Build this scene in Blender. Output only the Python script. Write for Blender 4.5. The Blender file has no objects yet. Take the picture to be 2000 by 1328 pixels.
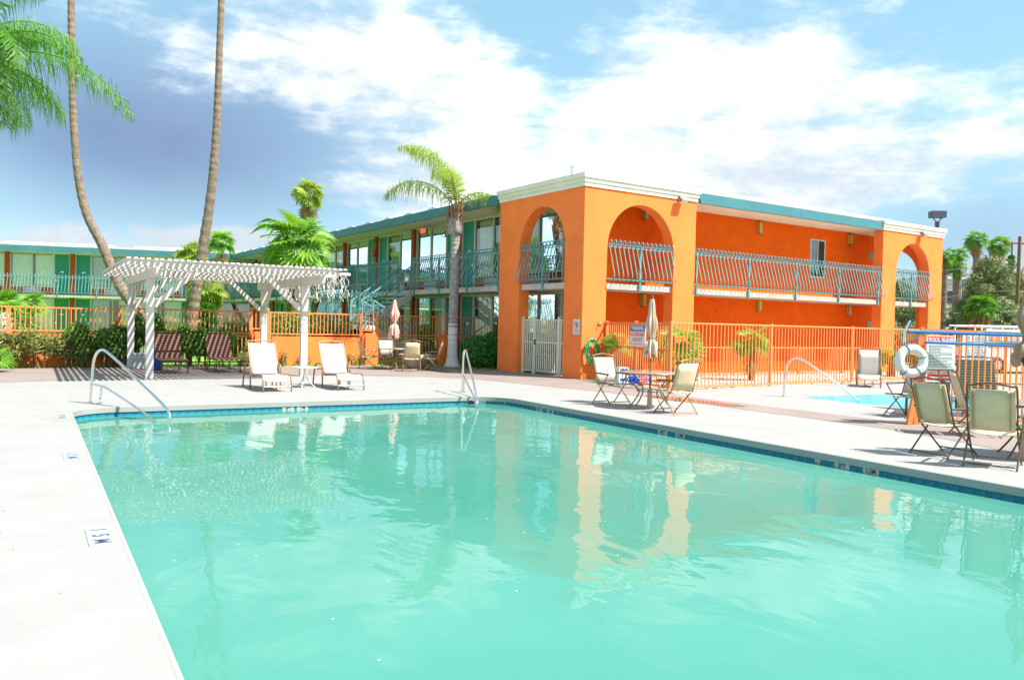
import bpy, bmesh, math, random
import numpy as np
from mathutils import Vector, Matrix, Euler
R = math.radians
S = bpy.context.scene
COL = S.collection
rnd = random.Random(7)

# ------------------------------------------------------------------ camera
F_PX, PITCH, ROLL, EYE = 1570.37, 0.0189087, 0.0226757, 1.65
FWD = Vector((0, math.cos(PITCH), -math.sin(PITCH)))
_x = Vector((1, 0, 0)); _u = _x.cross(FWD)
RGT = math.cos(ROLL) * _x + math.sin(ROLL) * _u
UPV = -math.sin(ROLL) * _x + math.cos(ROLL) * _u
cd = bpy.data.cameras.new('camera'); cam = bpy.data.objects.new('camera', cd); COL.objects.link(cam)
cd.sensor_width = 36; cd.lens = F_PX * 36 / 2000; cd.clip_start = .05; cd.clip_end = 4000
cam.matrix_world = Matrix(((RGT.x, UPV.x, -FWD.x, 0), (RGT.y, UPV.y, -FWD.y, 0), (RGT.z, UPV.z, -FWD.z, EYE), (0, 0, 0, 1)))
S.camera = cam

# ------------------------------------------------------------------ node helper
class NT:
    def __init__(s, tree): s.t = tree
    def new(s, typ, **kw):
        n = s.t.nodes.new(typ)
        for k, v in kw.items(): setattr(n, k, v)
        return n
    def put(s, sock, v):
        if isinstance(v, X): s.t.links.new(v.o, sock)
        elif hasattr(v, 'is_linked'): s.t.links.new(v, sock)
        else: sock.default_value = v
    def math(s, op, a, b=0.0, c=0.0, clamp=False):
        n = s.new('ShaderNodeMath', operation=op, use_clamp=clamp)
        for i, v in enumerate((a, b, c)): s.put(n.inputs[i], v)
        return X(s, n.outputs[0])
    def mix(s, f, a, b):
        n = s.new('ShaderNodeMix', data_type='RGBA')
        s.put(n.inputs[0], f); s.put(n.inputs[6], a); s.put(n.inputs[7], b)
        return X(s, n.outputs[2])
    def noise(s, vec, scale, detail=4, rough=.55, dist=0.0):
        n = s.new('ShaderNodeTexNoise')
        if vec is not None: s.put(n.inputs['Vector'], vec)
        n.inputs['Scale'].default_value = scale; n.inputs['Detail'].default_value = detail
        n.inputs['Roughness'].default_value = rough; n.inputs['Distortion'].default_value = dist
        return X(s, n.outputs['Fac'])
    def ramp(s, v, a, b, smooth=True):
        n = s.new('ShaderNodeMapRange', interpolation_type='SMOOTHSTEP' if smooth else 'LINEAR')
        s.put(n.inputs[0], v); n.inputs[1].default_value = a; n.inputs[2].default_value = b
        return X(s, n.outputs[0])
    def xyz(s, x, y, z):
        n = s.new('ShaderNodeCombineXYZ')
        for i, v in enumerate((x, y, z)): s.put(n.inputs[i], v)
        return X(s, n.outputs[0])
class X:
    def __init__(s, t, o): s.t, s.o = t, o
    def __add__(s, b): return s.t.math('ADD', s, b)
    __radd__ = __add__
    def __sub__(s, b): return s.t.math('SUBTRACT', s, b)
    def __mul__(s, b): return s.t.math('MULTIPLY', s, b)
    __rmul__ = __mul__

# ------------------------------------------------------------------ world: sky with clouds
SUN_TO = Vector((.68, -.28, 1.0)).normalized()           # towards the sun
w = bpy.data.worlds.new('World'); S.world = w; w.use_nodes = True
nt = NT(w.node_tree); w.node_tree.nodes.clear()
out = nt.new('ShaderNodeOutputWorld'); bg = nt.new('ShaderNodeBackground')
sky = nt.new('ShaderNodeTexSky', sky_type='NISHITA'); sky.sun_disc = False
sky.sun_elevation = math.asin(SUN_TO.z); sky.sun_rotation = math.atan2(SUN_TO.x, SUN_TO.y); sky.dust_density = .6; sky.ozone_density = 1.6
SKY_STRENGTH = .06
geo = nt.new('ShaderNodeTexCoord'); sep = nt.new('ShaderNodeSeparateXYZ'); nt.put(sep.inputs[0], geo.outputs['Generated'])
dx, dy, dz = (X(nt, sep.outputs[i]) for i in range(3))
az = nt.math('ARCTAN2', dx, dy) * (180 / math.pi)        # degrees, 0 straight ahead, + to the right
el = nt.math('ARCSINE', dz) * (180 / math.pi)
def blob(a0, e0, sa, se):
    p = (az - a0) * (1 / sa); q = (el - e0) * (1 / se)
    return nt.math('EXPONENT', (p * p + q * q) * -1.0)
# cloud texture stretched along the horizon
vec = nt.xyz(dx * 1.0, dy * 1.0, dz * 1.9)
n1 = nt.noise(vec, 4.2, 9, .58, .25); n2 = nt.noise(vec, 13.0, 7, .6); n3 = nt.noise(nt.xyz(dx * 1.0, dy * 1.0, dz * 5.5), 5.0, 8, .6, .4)
bias = (blob(-11, 17.5, 14, 4.8) * .42 + blob(16, 17, 13, 4.5) * .30 + blob(15, 10, 20, 3.8) * .38 + blob(-7, 9.5, 11, 5) * .30
        + (blob(-26, 5.2, 12, 1.7) + blob(-14, 5.0, 8, 1.4)) * (nt.noise(vec, 17.0, 3, .5) * 1.9 - .62)
        - blob(-2, 21.5, 7, 2.6) * .34 - blob(2.4, 17, 3.2, 4.0) * .34 - blob(-26, 18, 9, 6) * .10 - blob(30, 19, 6, 4) * .24 - blob(-1, 13, 6, 1.3) * .10
        - blob(-22, 11, 12, 4.6) * .52 - blob(30, 6.5, 6, 3) * .34 - blob(-16, 7, 14, 1.1) * .26)
dens = n1 * .80 + n2 * .42 + n3 * .50 + bias * .66 - .135
cover = nt.ramp(dens, .66, .98)
storm = nt.math('ADD', blob(-24, 11.5, 15, 6.5) * .95, blob(31, 6, 9, 3.5) * .5, clamp=True)
skyc = nt.new('ShaderNodeMix', data_type='RGBA', blend_type='MULTIPLY')
skyc.inputs[0].default_value = 1; nt.put(skyc.inputs[6], sky.outputs[0]); skyc.inputs[7].default_value = (SKY_STRENGTH,) * 3 + (1,)
pale = nt.mix(.55, X(nt, skyc.outputs[2]), (.105, .205, .235, 1))
base = nt.mix(storm, pale, nt.mix(n1, (.040, .066, .120, 1), (.095, .125, .185, 1)))
shade = nt.ramp(n2 * .55 + n1 * .45 + n3 * .40 + blob(-20, 10, 14, 6) * -.22 + blob(22, 10, 16, 4) * -.16 + blob(-20, 4.6, 20, 1.5) * -.25, .44, .92)
cloud = nt.mix(shade, (.185, .205, .225, 1), (.44, .44, .445, 1))
fin = nt.mix(cover * .96, base, cloud)
nt.put(bg.inputs[0], fin); bg.inputs[1].default_value = 1.0
nt.put(out.inputs[0], bg.outputs[0])

sd = bpy.data.lights.new('sun', 'SUN'); so = bpy.data.objects.new('sun', sd); COL.objects.link(so)
sd.energy = 2.6; sd.angle = R(.6); sd.color = (1, .955, .88)
so.rotation_euler = SUN_TO.to_track_quat('Z', 'Y').to_euler(); so.location = (20, -10, 40)
S.view_settings.view_transform = 'Standard'; S.view_settings.look = 'None'
S.view_settings.exposure = 2.0; S.view_settings.gamma = 1.0; S.view_settings.use_curve_mapping = False
S.cycles.max_bounces = 8; S.cycles.transparent_max_bounces = 16; S.cycles.caustics_reflective = False; S.cycles.caustics_refractive = False
S.cycles.use_denoising = True

# ------------------------------------------------------------------ frames of the place
TH, PH = .590922619, .539856818
Cw = Vector((2.161, 24.979, 0))                          # pavilion corner on the ground
U = Vector((-math.sin(TH), math.cos(TH), 0)); V = Vector((math.cos(TH), math.sin(TH), 0))
PU = Vector((-math.sin(PH), math.cos(PH), 0)); PV = Vector((math.cos(PH), math.sin(PH), 0))
def B(v, u, z=0): return Cw + V * v + U * u + Vector((0, 0, z))       # motel frame
def P(pv, pu, z=0): return PV * pv + PU * pu + Vector((0, 0, z))       # pool frame
def ray(px, py): return RGT * ((px - 1000) / F_PX) - UPV * ((py - 664) / F_PX) + FWD
def G(px, py, z=0):
    d = ray(px, py); return Vector((0, 0, EYE)) + d * ((z - EYE) / d.z)
def D(px, py, dist):
    d = ray(px, py); return Vector((0, 0, EYE)) + d * (dist / d.y)

# ------------------------------------------------------------------ materials
MATS = {}
def mat(name, col, rough=.6, var=.12, scale=3.0, bump=0.0, bscale=60.0, metal=0.0, spec=.5, stain=None, emit=None):
    m = bpy.data.materials.new(name); m.use_nodes = True; t = NT(m.node_tree)
    b = m.node_tree.nodes['Principled BSDF']
    b.inputs['Roughness'].default_value = rough; b.inputs['Metallic'].default_value = metal
    b.inputs['Specular IOR Level'].default_value = spec
    tc = t.new('ShaderNodeTexCoord'); v = tc.outputs['Object']
    c = Vector(col)
    if var:
        n = t.ramp(t.noise(v, scale, 6, .6), .3, .7)
        col_o = t.mix(n, (*(c * (1 - var)), 1), (*[min(1, q * (1 + var)) for q in c], 1))
        if stain:
            sc, ssc, amt = stain
            k = t.ramp(t.noise(v, ssc, 8, .65, .6), .52, .72)
            col_o = t.mix(k * amt, col_o, (*sc, 1))
        t.put(b.inputs['Base Color'], col_o)
    else: b.inputs['Base Color'].default_value = (*col, 1)
    if bump:
        bn = t.new('ShaderNodeBump'); bn.inputs['Strength'].default_value = bump; bn.inputs['Distance'].default_value = .01
        t.put(bn.inputs['Height'], t.noise(v, bscale, 5, .6)); t.put(b.inputs['Normal'], bn.outputs[0])
    if emit: b.inputs['Emission Color'].default_value = (*emit[0], 1); b.inputs['Emission Strength'].default_value = emit[1]
    MATS[name] = m; return m
def leafmat(name, c1, c2, trans=.35, rough=.45):
    m = bpy.data.materials.new(name); m.use_nodes = True; t = NT(m.node_tree); b = m.node_tree.nodes['Principled BSDF']
    g = t.new('ShaderNodeNewGeometry'); oi = t.new('ShaderNodeObjectInfo')
    f = t.math('ADD', X(t, g.outputs['Random Per Island']) * .7, X(t, oi.outputs['Random']) * .3)
    c = t.mix(f, (*c1, 1), (*c2, 1)); t.put(b.inputs['Base Color'], c); b.inputs['Roughness'].default_value = rough
    tr = t.new('ShaderNodeBsdfTranslucent'); t.put(tr.inputs[0], t.mix(.5, c, (c2[0] * 1.3, c2[1] * 1.3, c2[2] * .6, 1)))
    mx = t.new('ShaderNodeMixShader'); mx.inputs[0].default_value = trans
    t.put(mx.inputs[1], b.outputs[0]); t.put(mx.inputs[2], tr.outputs[0])
    t.put(m.node_tree.nodes['Material Output'].inputs[0], mx.outputs[0]); MATS[name] = m; return m

M_stucco = mat('orange_stucco', (.92, .222, .055), .9, .07, 1.2, .35, 45, spec=.12, stain=((.80, .185, .045), 1.8, .25))
M_brickp = mat('painted_brick', (.86, .130, .006), .8, .06, 2.2, .2, 60, spec=.10)
M_railor = mat('orange_paint', (.80, .245, .08), .6, .08, 3, spec=.25)
M_post = mat('rust_paint', (.40, .075, .012), .6, .1, spec=.2)
M_cream = mat('cream_paint', (.70, .71, .56), .6, .06, 2)
M_soffit = mat('soffit_paint', (.78, .73, .58), .8, .06, 1)
M_teal = mat('teal_paint', (.15, .34, .345), .5, .10, 2, spec=.3)
M_fascia = mat('teal_fascia', (.055, .19, .215), .5, .08, .8, spec=.3)
M_door = mat('teal_door', (.008, .24, .18), .5, .08, 2)
M_trim = mat('beige_trim', (.56, .56, .44), .55, .05)
M_conc = mat('slab_concrete', (.52, .50, .44), .85, .1, 2)
M_roof = mat('white_roof', (.66, .66, .64), .7, .06, 2)
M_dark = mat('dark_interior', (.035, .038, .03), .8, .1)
M_curtain = mat('curtain_cloth', (.80, .86, .58), .9, .06, 4)
M_ac = mat('white_grille', (.62, .66, .68), .5, .05)
M_white = mat('white_paint', (.62, .60, .56), .6, .05, 3, .2, 40)
M_sling = mat('cream_sling', (.46, .425, .365), .8, .05, 8, .2, 300)
M_beige = mat('beige_sling', (.60, .48, .30), .8, .06, 8, .2, 300)
M_beiged = mat('beige_sling_band', (.40, .35, .15), .8, .06, 8)
M_bronze = mat('bronze_frame', (.26, .17, .095), .4, .1, 5, metal=.4)
M_bronzd = mat('dark_bronze_frame', (.11, .075, .05), .4, .1, 5, metal=.4)
M_strap = mat('brown_strap', (.21, .085, .06), .6, .1)
M_gstrap = mat('green_strap', (.05, .075, .04), .6, .1)
M_steel = mat('brushed_steel', (.72, .72, .70), .18, .05, 6, metal=1.0)
M_wood = mat('umbrella_pole', (.20, .12, .07), .5, .2)
M_canvas = mat('beige_canvas', (.56, .40, .30), .9, .06, 5)
M_canvasp = mat('pink_canvas', (.72, .42, .34), .9, .06, 5)
M_canvasb = mat('brown_canvas', (.33, .22, .14), .9, .08, 5)
M_blue = mat('blue_plastic', (.01, .12, .55), .4, .08)
M_bluep = mat('blue_pole', (.01, .13, .42), .35, .15, 9)
M_green = mat('green_hose', (.01, .30, .12), .4, .12, 9)
M_red = mat('red_paint', (.60, .02, .02), .5, .05)
M_redd = mat('dark_red_paint', (.18, .01, .012), .5, .1)
M_black = mat('black_paint', (.012, .012, .016), .4, 0)
M_navy = mat('navy_print', (.06, .09, .18), .6, 0)
M_signw = mat('sign_white', (.66, .67, .66), .5, .03)
M_signb = mat('sign_blue', (.01, .06, .32), .5, 0)
M_yellow = mat('yellow_rope', (.75, .42, .08), .7, .1)
M_amber = mat('amber_lamp_glass', (.62, .36, .04), .3, .15, 9)
M_lamp = mat('floodlight_metal', (.2, .19, .17), .5, .1)
M_glassw = mat('lamp_glass', (.6, .62, .6), .1, 0)
M_planter = mat('aggregate_concrete', (.40, .35, .27), .9, .25, 30, .6, 120)
M_bin = mat('grey_plastic', (.42, .46, .50), .5, .05)
M_tile = mat('blue_tile', (.014, .19, .29), .15, .35, 6, spec=.3)
M_grout = mat('pool_plaster', (.42, .62, .58), .7, .08)
M_marker = mat('marker_tile', (.42, .45, .43), .25, .05)
M_exit = mat('exit_letters', (.8, .03, .01), .4, 0, emit=((1, .06, .02), .7))
M_trunk = mat('palm_bark', (.19, .145, .105), .9, .28, 7, .8, 30, stain=((.07, .055, .045), 5, .6))
M_trunkg = mat('grey_palm_bark', (.30, .28, .255), .9, .25, 8, .8, 30, stain=((.07, .065, .06), 6, .7))
M_wash = mat('whitewash', (.58, .56, .52), .85, .1, 6, .3, 30)
M_boot = mat('palm_boot', (.26, .13, .05), .9, .35, 7, .6, 25)
M_bark = mat('brown_bark', (.16, .09, .05), .9, .3, 8, .6, 30)
M_car = mat('white_car_paint', (.75, .76, .76), .25, .03)
M_rubber = mat('rubber', (.02, .02, .02), .8, 0)
M_bldg = mat('office_stucco', (.55, .56, .53), .8, .05)
M_wire = mat('cable', (.35, .33, .30), .6, 0)
L_bright = leafmat('fan_leaf_bright', (.09, .30, .015), (.26, .46, .05), .4)
L_yel = leafmat('frond_yellow_green', (.20, .34, .03), (.42, .50, .10), .45)
L_frond = leafmat('frond_green', (.045, .20, .012), (.16, .36, .04), .4)
L_mid = leafmat('shrub_leaf', (.030, .115, .012), (.20, .33, .05), .3)
L_deep = leafmat('deep_green_leaf', (.015, .115, .012), (.075, .30, .03), .3)
L_oli = leafmat('olive_leaf', (.07, .11, .02), (.42, .42, .13), .3)
L_dusty = leafmat('dusty_leaf', (.10, .16, .07), (.26, .34, .15), .3)
L_dry = leafmat('dry_frond', (.34, .22, .10), (.52, .38, .2), .2)
L_pine = leafmat('pine_needles', (.05, .11, .03), (.22, .27, .08), .2)

# glass pane: clear sheet with mirror-like sheen
M_pane = bpy.data.materials.new('window_glass'); M_pane.use_nodes = True; t = NT(M_pane.node_tree); M_pane.node_tree.nodes.clear()
o_ = t.new('ShaderNodeOutputMaterial'); tr = t.new('ShaderNodeBsdfTransparent'); tr.inputs[0].default_value = (.82, .92, .86, 1)
gl = t.new('ShaderNodeBsdfGlossy'); gl.inputs['Roughness'].default_value = .015; gl.inputs[0].default_value = (.92, .96, 1, 1)
fr = t.new('ShaderNodeFresnel'); fr.inputs[0].default_value = 1.52
mx = t.new('ShaderNodeMixShader'); t.put(mx.inputs[0], X(t, fr.outputs[0]) * 1.1 + .11)
t.put(mx.inputs[1], tr.outputs[0]); t.put(mx.inputs[2], gl.outputs[0]); t.put(o_.inputs[0], mx.outputs[0])

# water: milky turquoise body under a rippled reflecting surface
def water(name, c1, c2, bump):
    m = bpy.data.materials.new(name); m.use_nodes = True; t = NT(m.node_tree); b = m.node_tree.nodes['Principled BSDF']
    tc = t.new('ShaderNodeTexCoord'); v = tc.outputs['Object']
    k = t.ramp(t.noise(v, .22, 4, .5, .4), .3, .7)
    t.put(b.inputs['Base Color'], t.mix(k, (*c1, 1), (*c2, 1)))
    b.inputs['Roughness'].default_value = .02; b.inputs['IOR'].default_value = 1.33; b.inputs['Specular IOR Level'].default_value = .25
    mp = t.new('ShaderNodeMapping'); t.put(mp.inputs[0], v); mp.inputs['Scale'].default_value = (1, .62, 1); mp.inputs['Rotation'].default_value = (0, 0, -.45)
    calm = t.ramp(t.noise(v, .35, 3, .5, .8), .36, .66)
    h = t.noise(mp.outputs[0], 1.1, 3, .45, .6) * .75 + t.noise(mp.outputs[0], 2.6, 2, .5, .5) * .10 + t.noise(mp.outputs[0], 5.0, 3, .5, .8) * (calm * .06 + .015)
    bn = t.new('ShaderNodeBump'); bn.inputs['Strength'].default_value = bump; bn.inputs['Distance'].default_value = .05
    t.put(bn.inputs['Height'], h); t.put(b.inputs['Normal'], bn.outputs[0]); return m
M_water = water('pool_water', (.050, .222, .172), (.080, .262, .212), .40)
M_spaw = water('spa_water', (.05, .40, .55), (.14, .55, .68), .9)
# deck: bright sealed concrete with faint stains
M_deck = mat('pool_deck_concrete', (.298, .290, .279), .75, .045, 1.7, .3, 90, stain=((.225, .212, .195), .55, .40))
M_cope = mat('coping_concrete', (.30, .297, .28), .7, .05, 1.2, .2, 80)
M_brown = mat('stained_concrete', (.24, .19, .17), .8, .08, .9, .25, 70, stain=((.29, .225, .19), 1.3, .5))
M_soil = mat('desert_soil', (.34, .27, .19), .95, .2, .4, .4, 30)
M_lawn = mat('lawn_green', (.16, .34, .045), .95, .3, 1.5, .5, 80)
M_gravel = mat('gravel_bed', (.50, .42, .36), .95, .3, 14, .8, 60)
M_peb = mat('pebble_stone', (.55, .45, .38), .9, .25, 5)

# ------------------------------------------------------------------ mesh builder
class MB:
    def __init__(s): s.v = []; s.f = []
    def add(s, vs, fs):
        k = len(s.v); s.v += [tuple(q) for q in vs]; s.f += [tuple(i + k for i in f) for f in fs]; return s
    def bx(s, x0, x1, y0, y1, z0, z1, M=None):
        vs = [Vector(q) for q in ((x0, y0, z0), (x1, y0, z0), (x1, y1, z0), (x0, y1, z0), (x0, y0, z1), (x1, y0, z1), (x1, y1, z1), (x0, y1, z1))]
        if M: vs = [M @ q for q in vs]
        return s.add(vs, [(0, 3, 2, 1), (4, 5, 6, 7), (0, 1, 5, 4), (1, 2, 6, 5), (2, 3, 7, 6), (3, 0, 4, 7)])
    def bar(s, a, b, wx, wy=None, up=(0, 0, 1)):
        a, b = Vector(a), Vector(b); d = (b - a).normalized(); up = Vector(up)
        if abs(d.dot(up)) > .98: up = Vector((1, 0, 0))
        sx = d.cross(up).normalized() * wx / 2; sy = sx.cross(d).normalized() * (wy or wx) / 2
        vs = [a - sx - sy, a + sx - sy, a + sx + sy, a - sx + sy, b - sx - sy, b + sx - sy, b + sx + sy, b - sx + sy]
        return s.add(vs, [(0, 3, 2, 1), (4, 5, 6, 7), (0, 1, 5, 4), (1, 2, 6, 5), (2, 3, 7, 6), (3, 0, 4, 7)])
    def tube(s, pts, r, n=6, cap=True):
        pts = [Vector(p) for p in pts]; m = len(pts); vs = []; fs = []
        rr = r if isinstance(r, (list, tuple)) else [r] * m
        ref = None
        for i, p in enumerate(pts):
            d = (pts[min(i + 1, m - 1)] - pts[max(i - 1, 0)])
            if d.length < 1e-9: d = Vector((0, 0, 1))
            d.normalize()
            if ref is None: ref = Vector((0, 0, 1)) if abs(d.z) < .9 else Vector((1, 0, 0))
            a = d.cross(ref)
            if a.length < 1e-4: a = d.cross(Vector((0, 1, 0)))
            a.normalize(); b = a.cross(d); ref = b
            for k in range(n):
                t_ = 2 * math.pi * k / n; vs.append(p + (a * math.cos(t_) + b * math.sin(t_)) * rr[i])
        for i in range(m - 1):
            for k in range(n):
                q = (k + 1) % n; fs.append((i * n + k, i * n + q, (i + 1) * n + q, (i + 1) * n + k))
        if cap: fs.append(tuple(range(n))[::-1]); fs.append(tuple(range((m - 1) * n, m * n)))
        return s.add(vs, fs)
    def lathe(s, prof, n=16, c=(0, 0, 0)):
        vs = []; fs = []; m = len(prof)
        for r, z in prof:
            for k in range(n):
                a = 2 * math.pi * k / n; vs.append((c[0] + r * math.cos(a), c[1] + r * math.sin(a), c[2] + z))
        for i in range(m - 1):
            for k in range(n):
                q = (k + 1) % n; fs.append((i * n + k, i * n + q, (i + 1) * n + q, (i + 1) * n + k))
        fs.append(tuple(range(n))[::-1]); fs.append(tuple(range((m - 1) * n, m * n)))
        return s.add(vs, fs)
    def prism(s, poly, f3a, f3b):
        n = len(poly); vs = [f3a(*p) for p in poly] + [f3b(*p) for p in poly]
        return s.add(vs, [tuple(range(n)), tuple(range(2 * n - 1, n - 1, -1))] + [(i, i + n, (i + 1) % n + n, (i + 1) % n) for i in range(n)])
    def mesh(s, name, m, smooth=False):
        me = bpy.data.meshes.new(name); me.from_pydata(s.v, [], s.f); me.update()
        if m: me.materials.append(m)
        if smooth: me.polygons.foreach_set('use_smooth', [True] * len(me.polygons))
        if not getattr(s, 'raw', False):
            bm = bmesh.new(); bm.from_mesh(me); bmesh.ops.recalc_face_normals(bm, faces=bm.faces); bm.to_mesh(me); bm.free()
        return me
    def build(s, name, m, parent=None, smooth=False, loc=None, rotz=None):
        return link(name, s.mesh(name, m, smooth), parent, loc, rotz)
def link(name, me, parent=None, loc=None, rotz=None):
    o = bpy.data.objects.new(name, me); COL.objects.link(o)
    if parent: o.parent = parent
    if loc is not None: o.location = loc
    if rotz is not None: o.rotation_euler = (0, 0, rotz)
    return o
def thing(name, label, cat, loc=(0, 0, 0), rotz=0, group=None):
    o = bpy.data.objects.new(name, None); COL.objects.link(o); o.location = loc; o.rotation_euler = (0, 0, rotz); o.empty_display_size = .2
    return tag(o, label, cat, group)
def tag(o, label, cat, group=None):
    o['label'] = label; o['category'] = cat
    if group: o['group'] = group
    return o
def struct(o): o['kind'] = 'structure'; return o
def stuff(o): o['kind'] = 'stuff'; return o
def dup(root, loc, rotz, label, group=None):
    def cp(o, par):
        c = o.copy(); COL.objects.link(c)
        if par: c.parent = par
        for ch in o.children: cp(ch, c)
        return c
    r = cp(root, None); r.location = loc; r.rotation_euler = (0, 0, rotz); r['label'] = label
    if group: r['group'] = group
    return r
def text(body, size, m, parent, loc, rot, name='lettering', bold=0.0, align='CENTER', sx=1.0):
    c = bpy.data.curves.new(name, 'FONT'); c.body = body; c.size = size; c.align_x = align; c.align_y = 'CENTER'; c.offset = bold; c.extrude = .001
    c.materials.append(m); tmp = bpy.data.objects.new(name, c); COL.objects.link(tmp); bpy.context.view_layer.update()
    me = bpy.data.meshes.new_from_object(tmp.evaluated_get(bpy.context.evaluated_depsgraph_get())); bpy.data.objects.remove(tmp)
    if not me.materials: me.materials.append(m)
    o = bpy.data.objects.new(name, me); COL.objects.link(o); o.parent = parent; o.location = loc; o.rotation_euler = rot; o.scale = (sx, 1, 1)
    return o
def facing(d): return math.atan2(-d[0], d[1])             # rotz that turns local +Y to direction d
# ================================================================== GROUND
def sheet(name, m, loops, z, rotz=0.0, loc=(0, 0, 0), parent=None):
    bm = bmesh.new(); es = []
    for lp in loops:
        vs = [bm.verts.new((p[0], p[1], z)) for p in lp]
        es += [bm.edges.new((vs[i], vs[(i + 1) % len(vs)])) for i in range(len(vs))]
    bmesh.ops.triangle_fill(bm, use_beauty=True, use_dissolve=False, edges=es, normal=(0, 0, 1))
    bmesh.ops.recalc_face_normals(bm, faces=bm.faces)
    for f in bm.faces:
        if f.normal.z < 0: f.normal_flip()
    me = bpy.data.meshes.new(name); bm.to_mesh(me); bm.free(); me.materials.append(m)
    o = link(name, me, parent, loc, rotz); return o
def rrect(x0, x1, y0, y1, r, n=8, d=0.0):
    x0 -= d; x1 += d; y0 -= d; y1 += d; out = []
    rr = [q + d if q else 0 for q in r]
    for (cx, cy, a0, k) in ((x1, y1, 0, 0), (x0, y1, 90, 1), (x0, y0, 180, 2), (x1, y0, 270, 3)):
        q = rr[k]; ox = cx - q if k in (0, 3) else cx + q; oy = cy - q if k in (0, 1) else cy + q
        if q <= 0: out.append((cx, cy)); continue
        out += [(ox + q * math.cos(R(a0 + 90 * i / n)), oy + q * math.sin(R(a0 + 90 * i / n))) for i in range(n + 1)]
    return out
POOL = (.62, 9.30, -4.0, 16.15, (.95, .75, .3, .3)); SPA = (16.6, 21.2, 9.8, 13.55, (.3, .3, .3, .3))
def hole(q, d=0.0): return rrect(q[0], q[1], q[2], q[3], q[4], 8, d)
struct(sheet('ground', M_soil, [[(-1500, -1500), (1500, -1500), (1500, 1500), (-1500, 1500)], [(-6, -5), (24, -5), (24, 17), (-6, 17)]], -.02, PH))
deck = struct(sheet('pool_deck', M_deck, [[(-18, -6), (30, -6), (30, 16.45), (14.3, 16.35), (15.5, 21), (15.5, 25.5), (13, 28.4), (-18, 28.4)], hole(POOL, .022), hole(SPA, .0)], 0, PH))
struct(sheet('stained_walkway', M_brown, [[(-18, 20), (-9, 21), (-.6, 22.65), (2.9, 23.7), (5.7, 24.15), (8.5, 23.3), (10.4, 22.4), (11.5, 20.8), (11.95, 18.5), (12.45, 16.5), (12.75, 13), (12.7, 8.5), (12.3, 7), (11.6, 5.3), (11.5, 2), (14.6, 2), (13.9, 9), (13.7, 14), (14.0, 17), (15.4, 21.05), (15.4, 25.4), (12.9, 28.3), (-18, 28.3)]], .004, PH))
struct(sheet('lawn', M_lawn, [[(-60, 28.45), (13, 28.45), (15.2, 26), (15.2, 30), (16, 95), (-60, 95)]], -.012, PH))
struct(sheet('side_lawn', M_lawn, [[(8.35, 14.75), (8.2, 12.7), (8.9, 9.5), (22, 9.0), (22, 14.6)]], .008))
struct(sheet('gravel_bed', M_gravel, [[(.95, -4.25), (17, -3.7), (17, 1.55), (5, 1.55), (5, 0), (.95, 0)]], .004, TH, Cw))
# pebbles on the gravel bed, one mass
pb = MB(); ico = [(1, 0, 0), (-1, 0, 0), (0, 1, 0), (0, -1, 0), (0, 0, 1)]; icf = [(0, 2, 4), (2, 1, 4), (1, 3, 4), (3, 0, 4)]
for _ in range(7000):
    x, y = rnd.uniform(1.0, 15.5), -4.1 + 4.9 * rnd.random() ** 1.25; s_ = rnd.uniform(.02, .055); a = rnd.random() * 6
    c, q = math.cos(a), math.sin(a)
    pb.add([(x + s_ * (p[0] * c - .7 * p[1] * q), y + s_ * (p[0] * q + .7 * p[1] * c), .004 + s_ * .7 * p[2]) for p in ico], icf)
pb.raw = True; stuff(pb.build('gravel', M_peb, None, False, Cw, TH))
# pool: coping, basin, tiles, water
ring_o, ring_i = hole(POOL, .30), hole(POOL, 0)
cp = MB(); n = len(ring_o)
rows = [[(p[0], p[1], -.004) for p in hole(POOL, .05)], [(p[0], p[1], .002) for p in hole(POOL, .026)], [(p[0], p[1], .002) for p in hole(POOL, .014)],
        [(p[0], p[1], -.006) for p in hole(POOL, 0)], [(p[0], p[1], -.098) for p in hole(POOL, 0)], [(p[0], p[1], -.10) for p in hole(POOL, .03)]]
for k in range(len(rows) - 1):
    cp.add(rows[k] + rows[k + 1], [(i, (i + 1) % n, (i + 1) % n + n, i + n) for i in range(n)])
struct(cp.build('pool_coping', M_cope, None, True, (0, 0, 0), PH))
bs = MB(); rows = [[(p[0], p[1], z) for p in hole(POOL, .03)] for z in (-.075, -1.5)]
bs.add(rows[0] + rows[1], [(i, (i + 1) % n, (i + 1) % n + n, i + n) for i in range(n)] + [tuple(range(n, 2 * n))])
basin = struct(bs.build('pool_basin', M_grout, None, False, (0, 0, 0), PH))
struct(sheet('pool_water', M_water, [hole(POOL, .025)], -.168, PH))
tm = MB().bx(-.0735, .0735, 0, .011, -.034, .034).mesh('tile', M_tile)
def perim(d, step):
    pts = hole(POOL, d); acc = 0; out_ = []; nxt = step / 2
    for i in range(len(pts)):
        a, b = Vector((*pts[i], 0)), Vector((*pts[(i + 1) % len(pts)], 0)); L = (b - a).length
        while acc + L >= nxt:
            p = a + (b - a) * ((nxt - acc) / L); out_.append((p, (b - a).normalized())); nxt += step
        acc += L
    return out_
for p, d in perim(.03, .153):
    if p.y > 3.9 and not (p.x < 1.2 and p.y < 15):
        if 8.55 < p.x < 8.95 and p.y > 15.9: continue          # the skimmer mouth
        link('tile', tm, basin, (p.x, p.y, -.134), math.atan2(d.y, d.x))
MB().bx(8.56, 8.96, 16.10, 16.16, -.165, -.09).build('skimmer_opening', M_black, basin)
for x, s_ in ((4.47, '3FT'), (4.76, '.9M')):
    o = MB().bx(-.115, .115, 0, .016, -.036, .036).build('depth_marker', M_marker, basin, False, (x, 16.18, -.134), math.pi)
    text(s_, .075, M_black, o, (0, .0175, 0), (R(90), 0, R(180)), 'lettering', .002)
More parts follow.
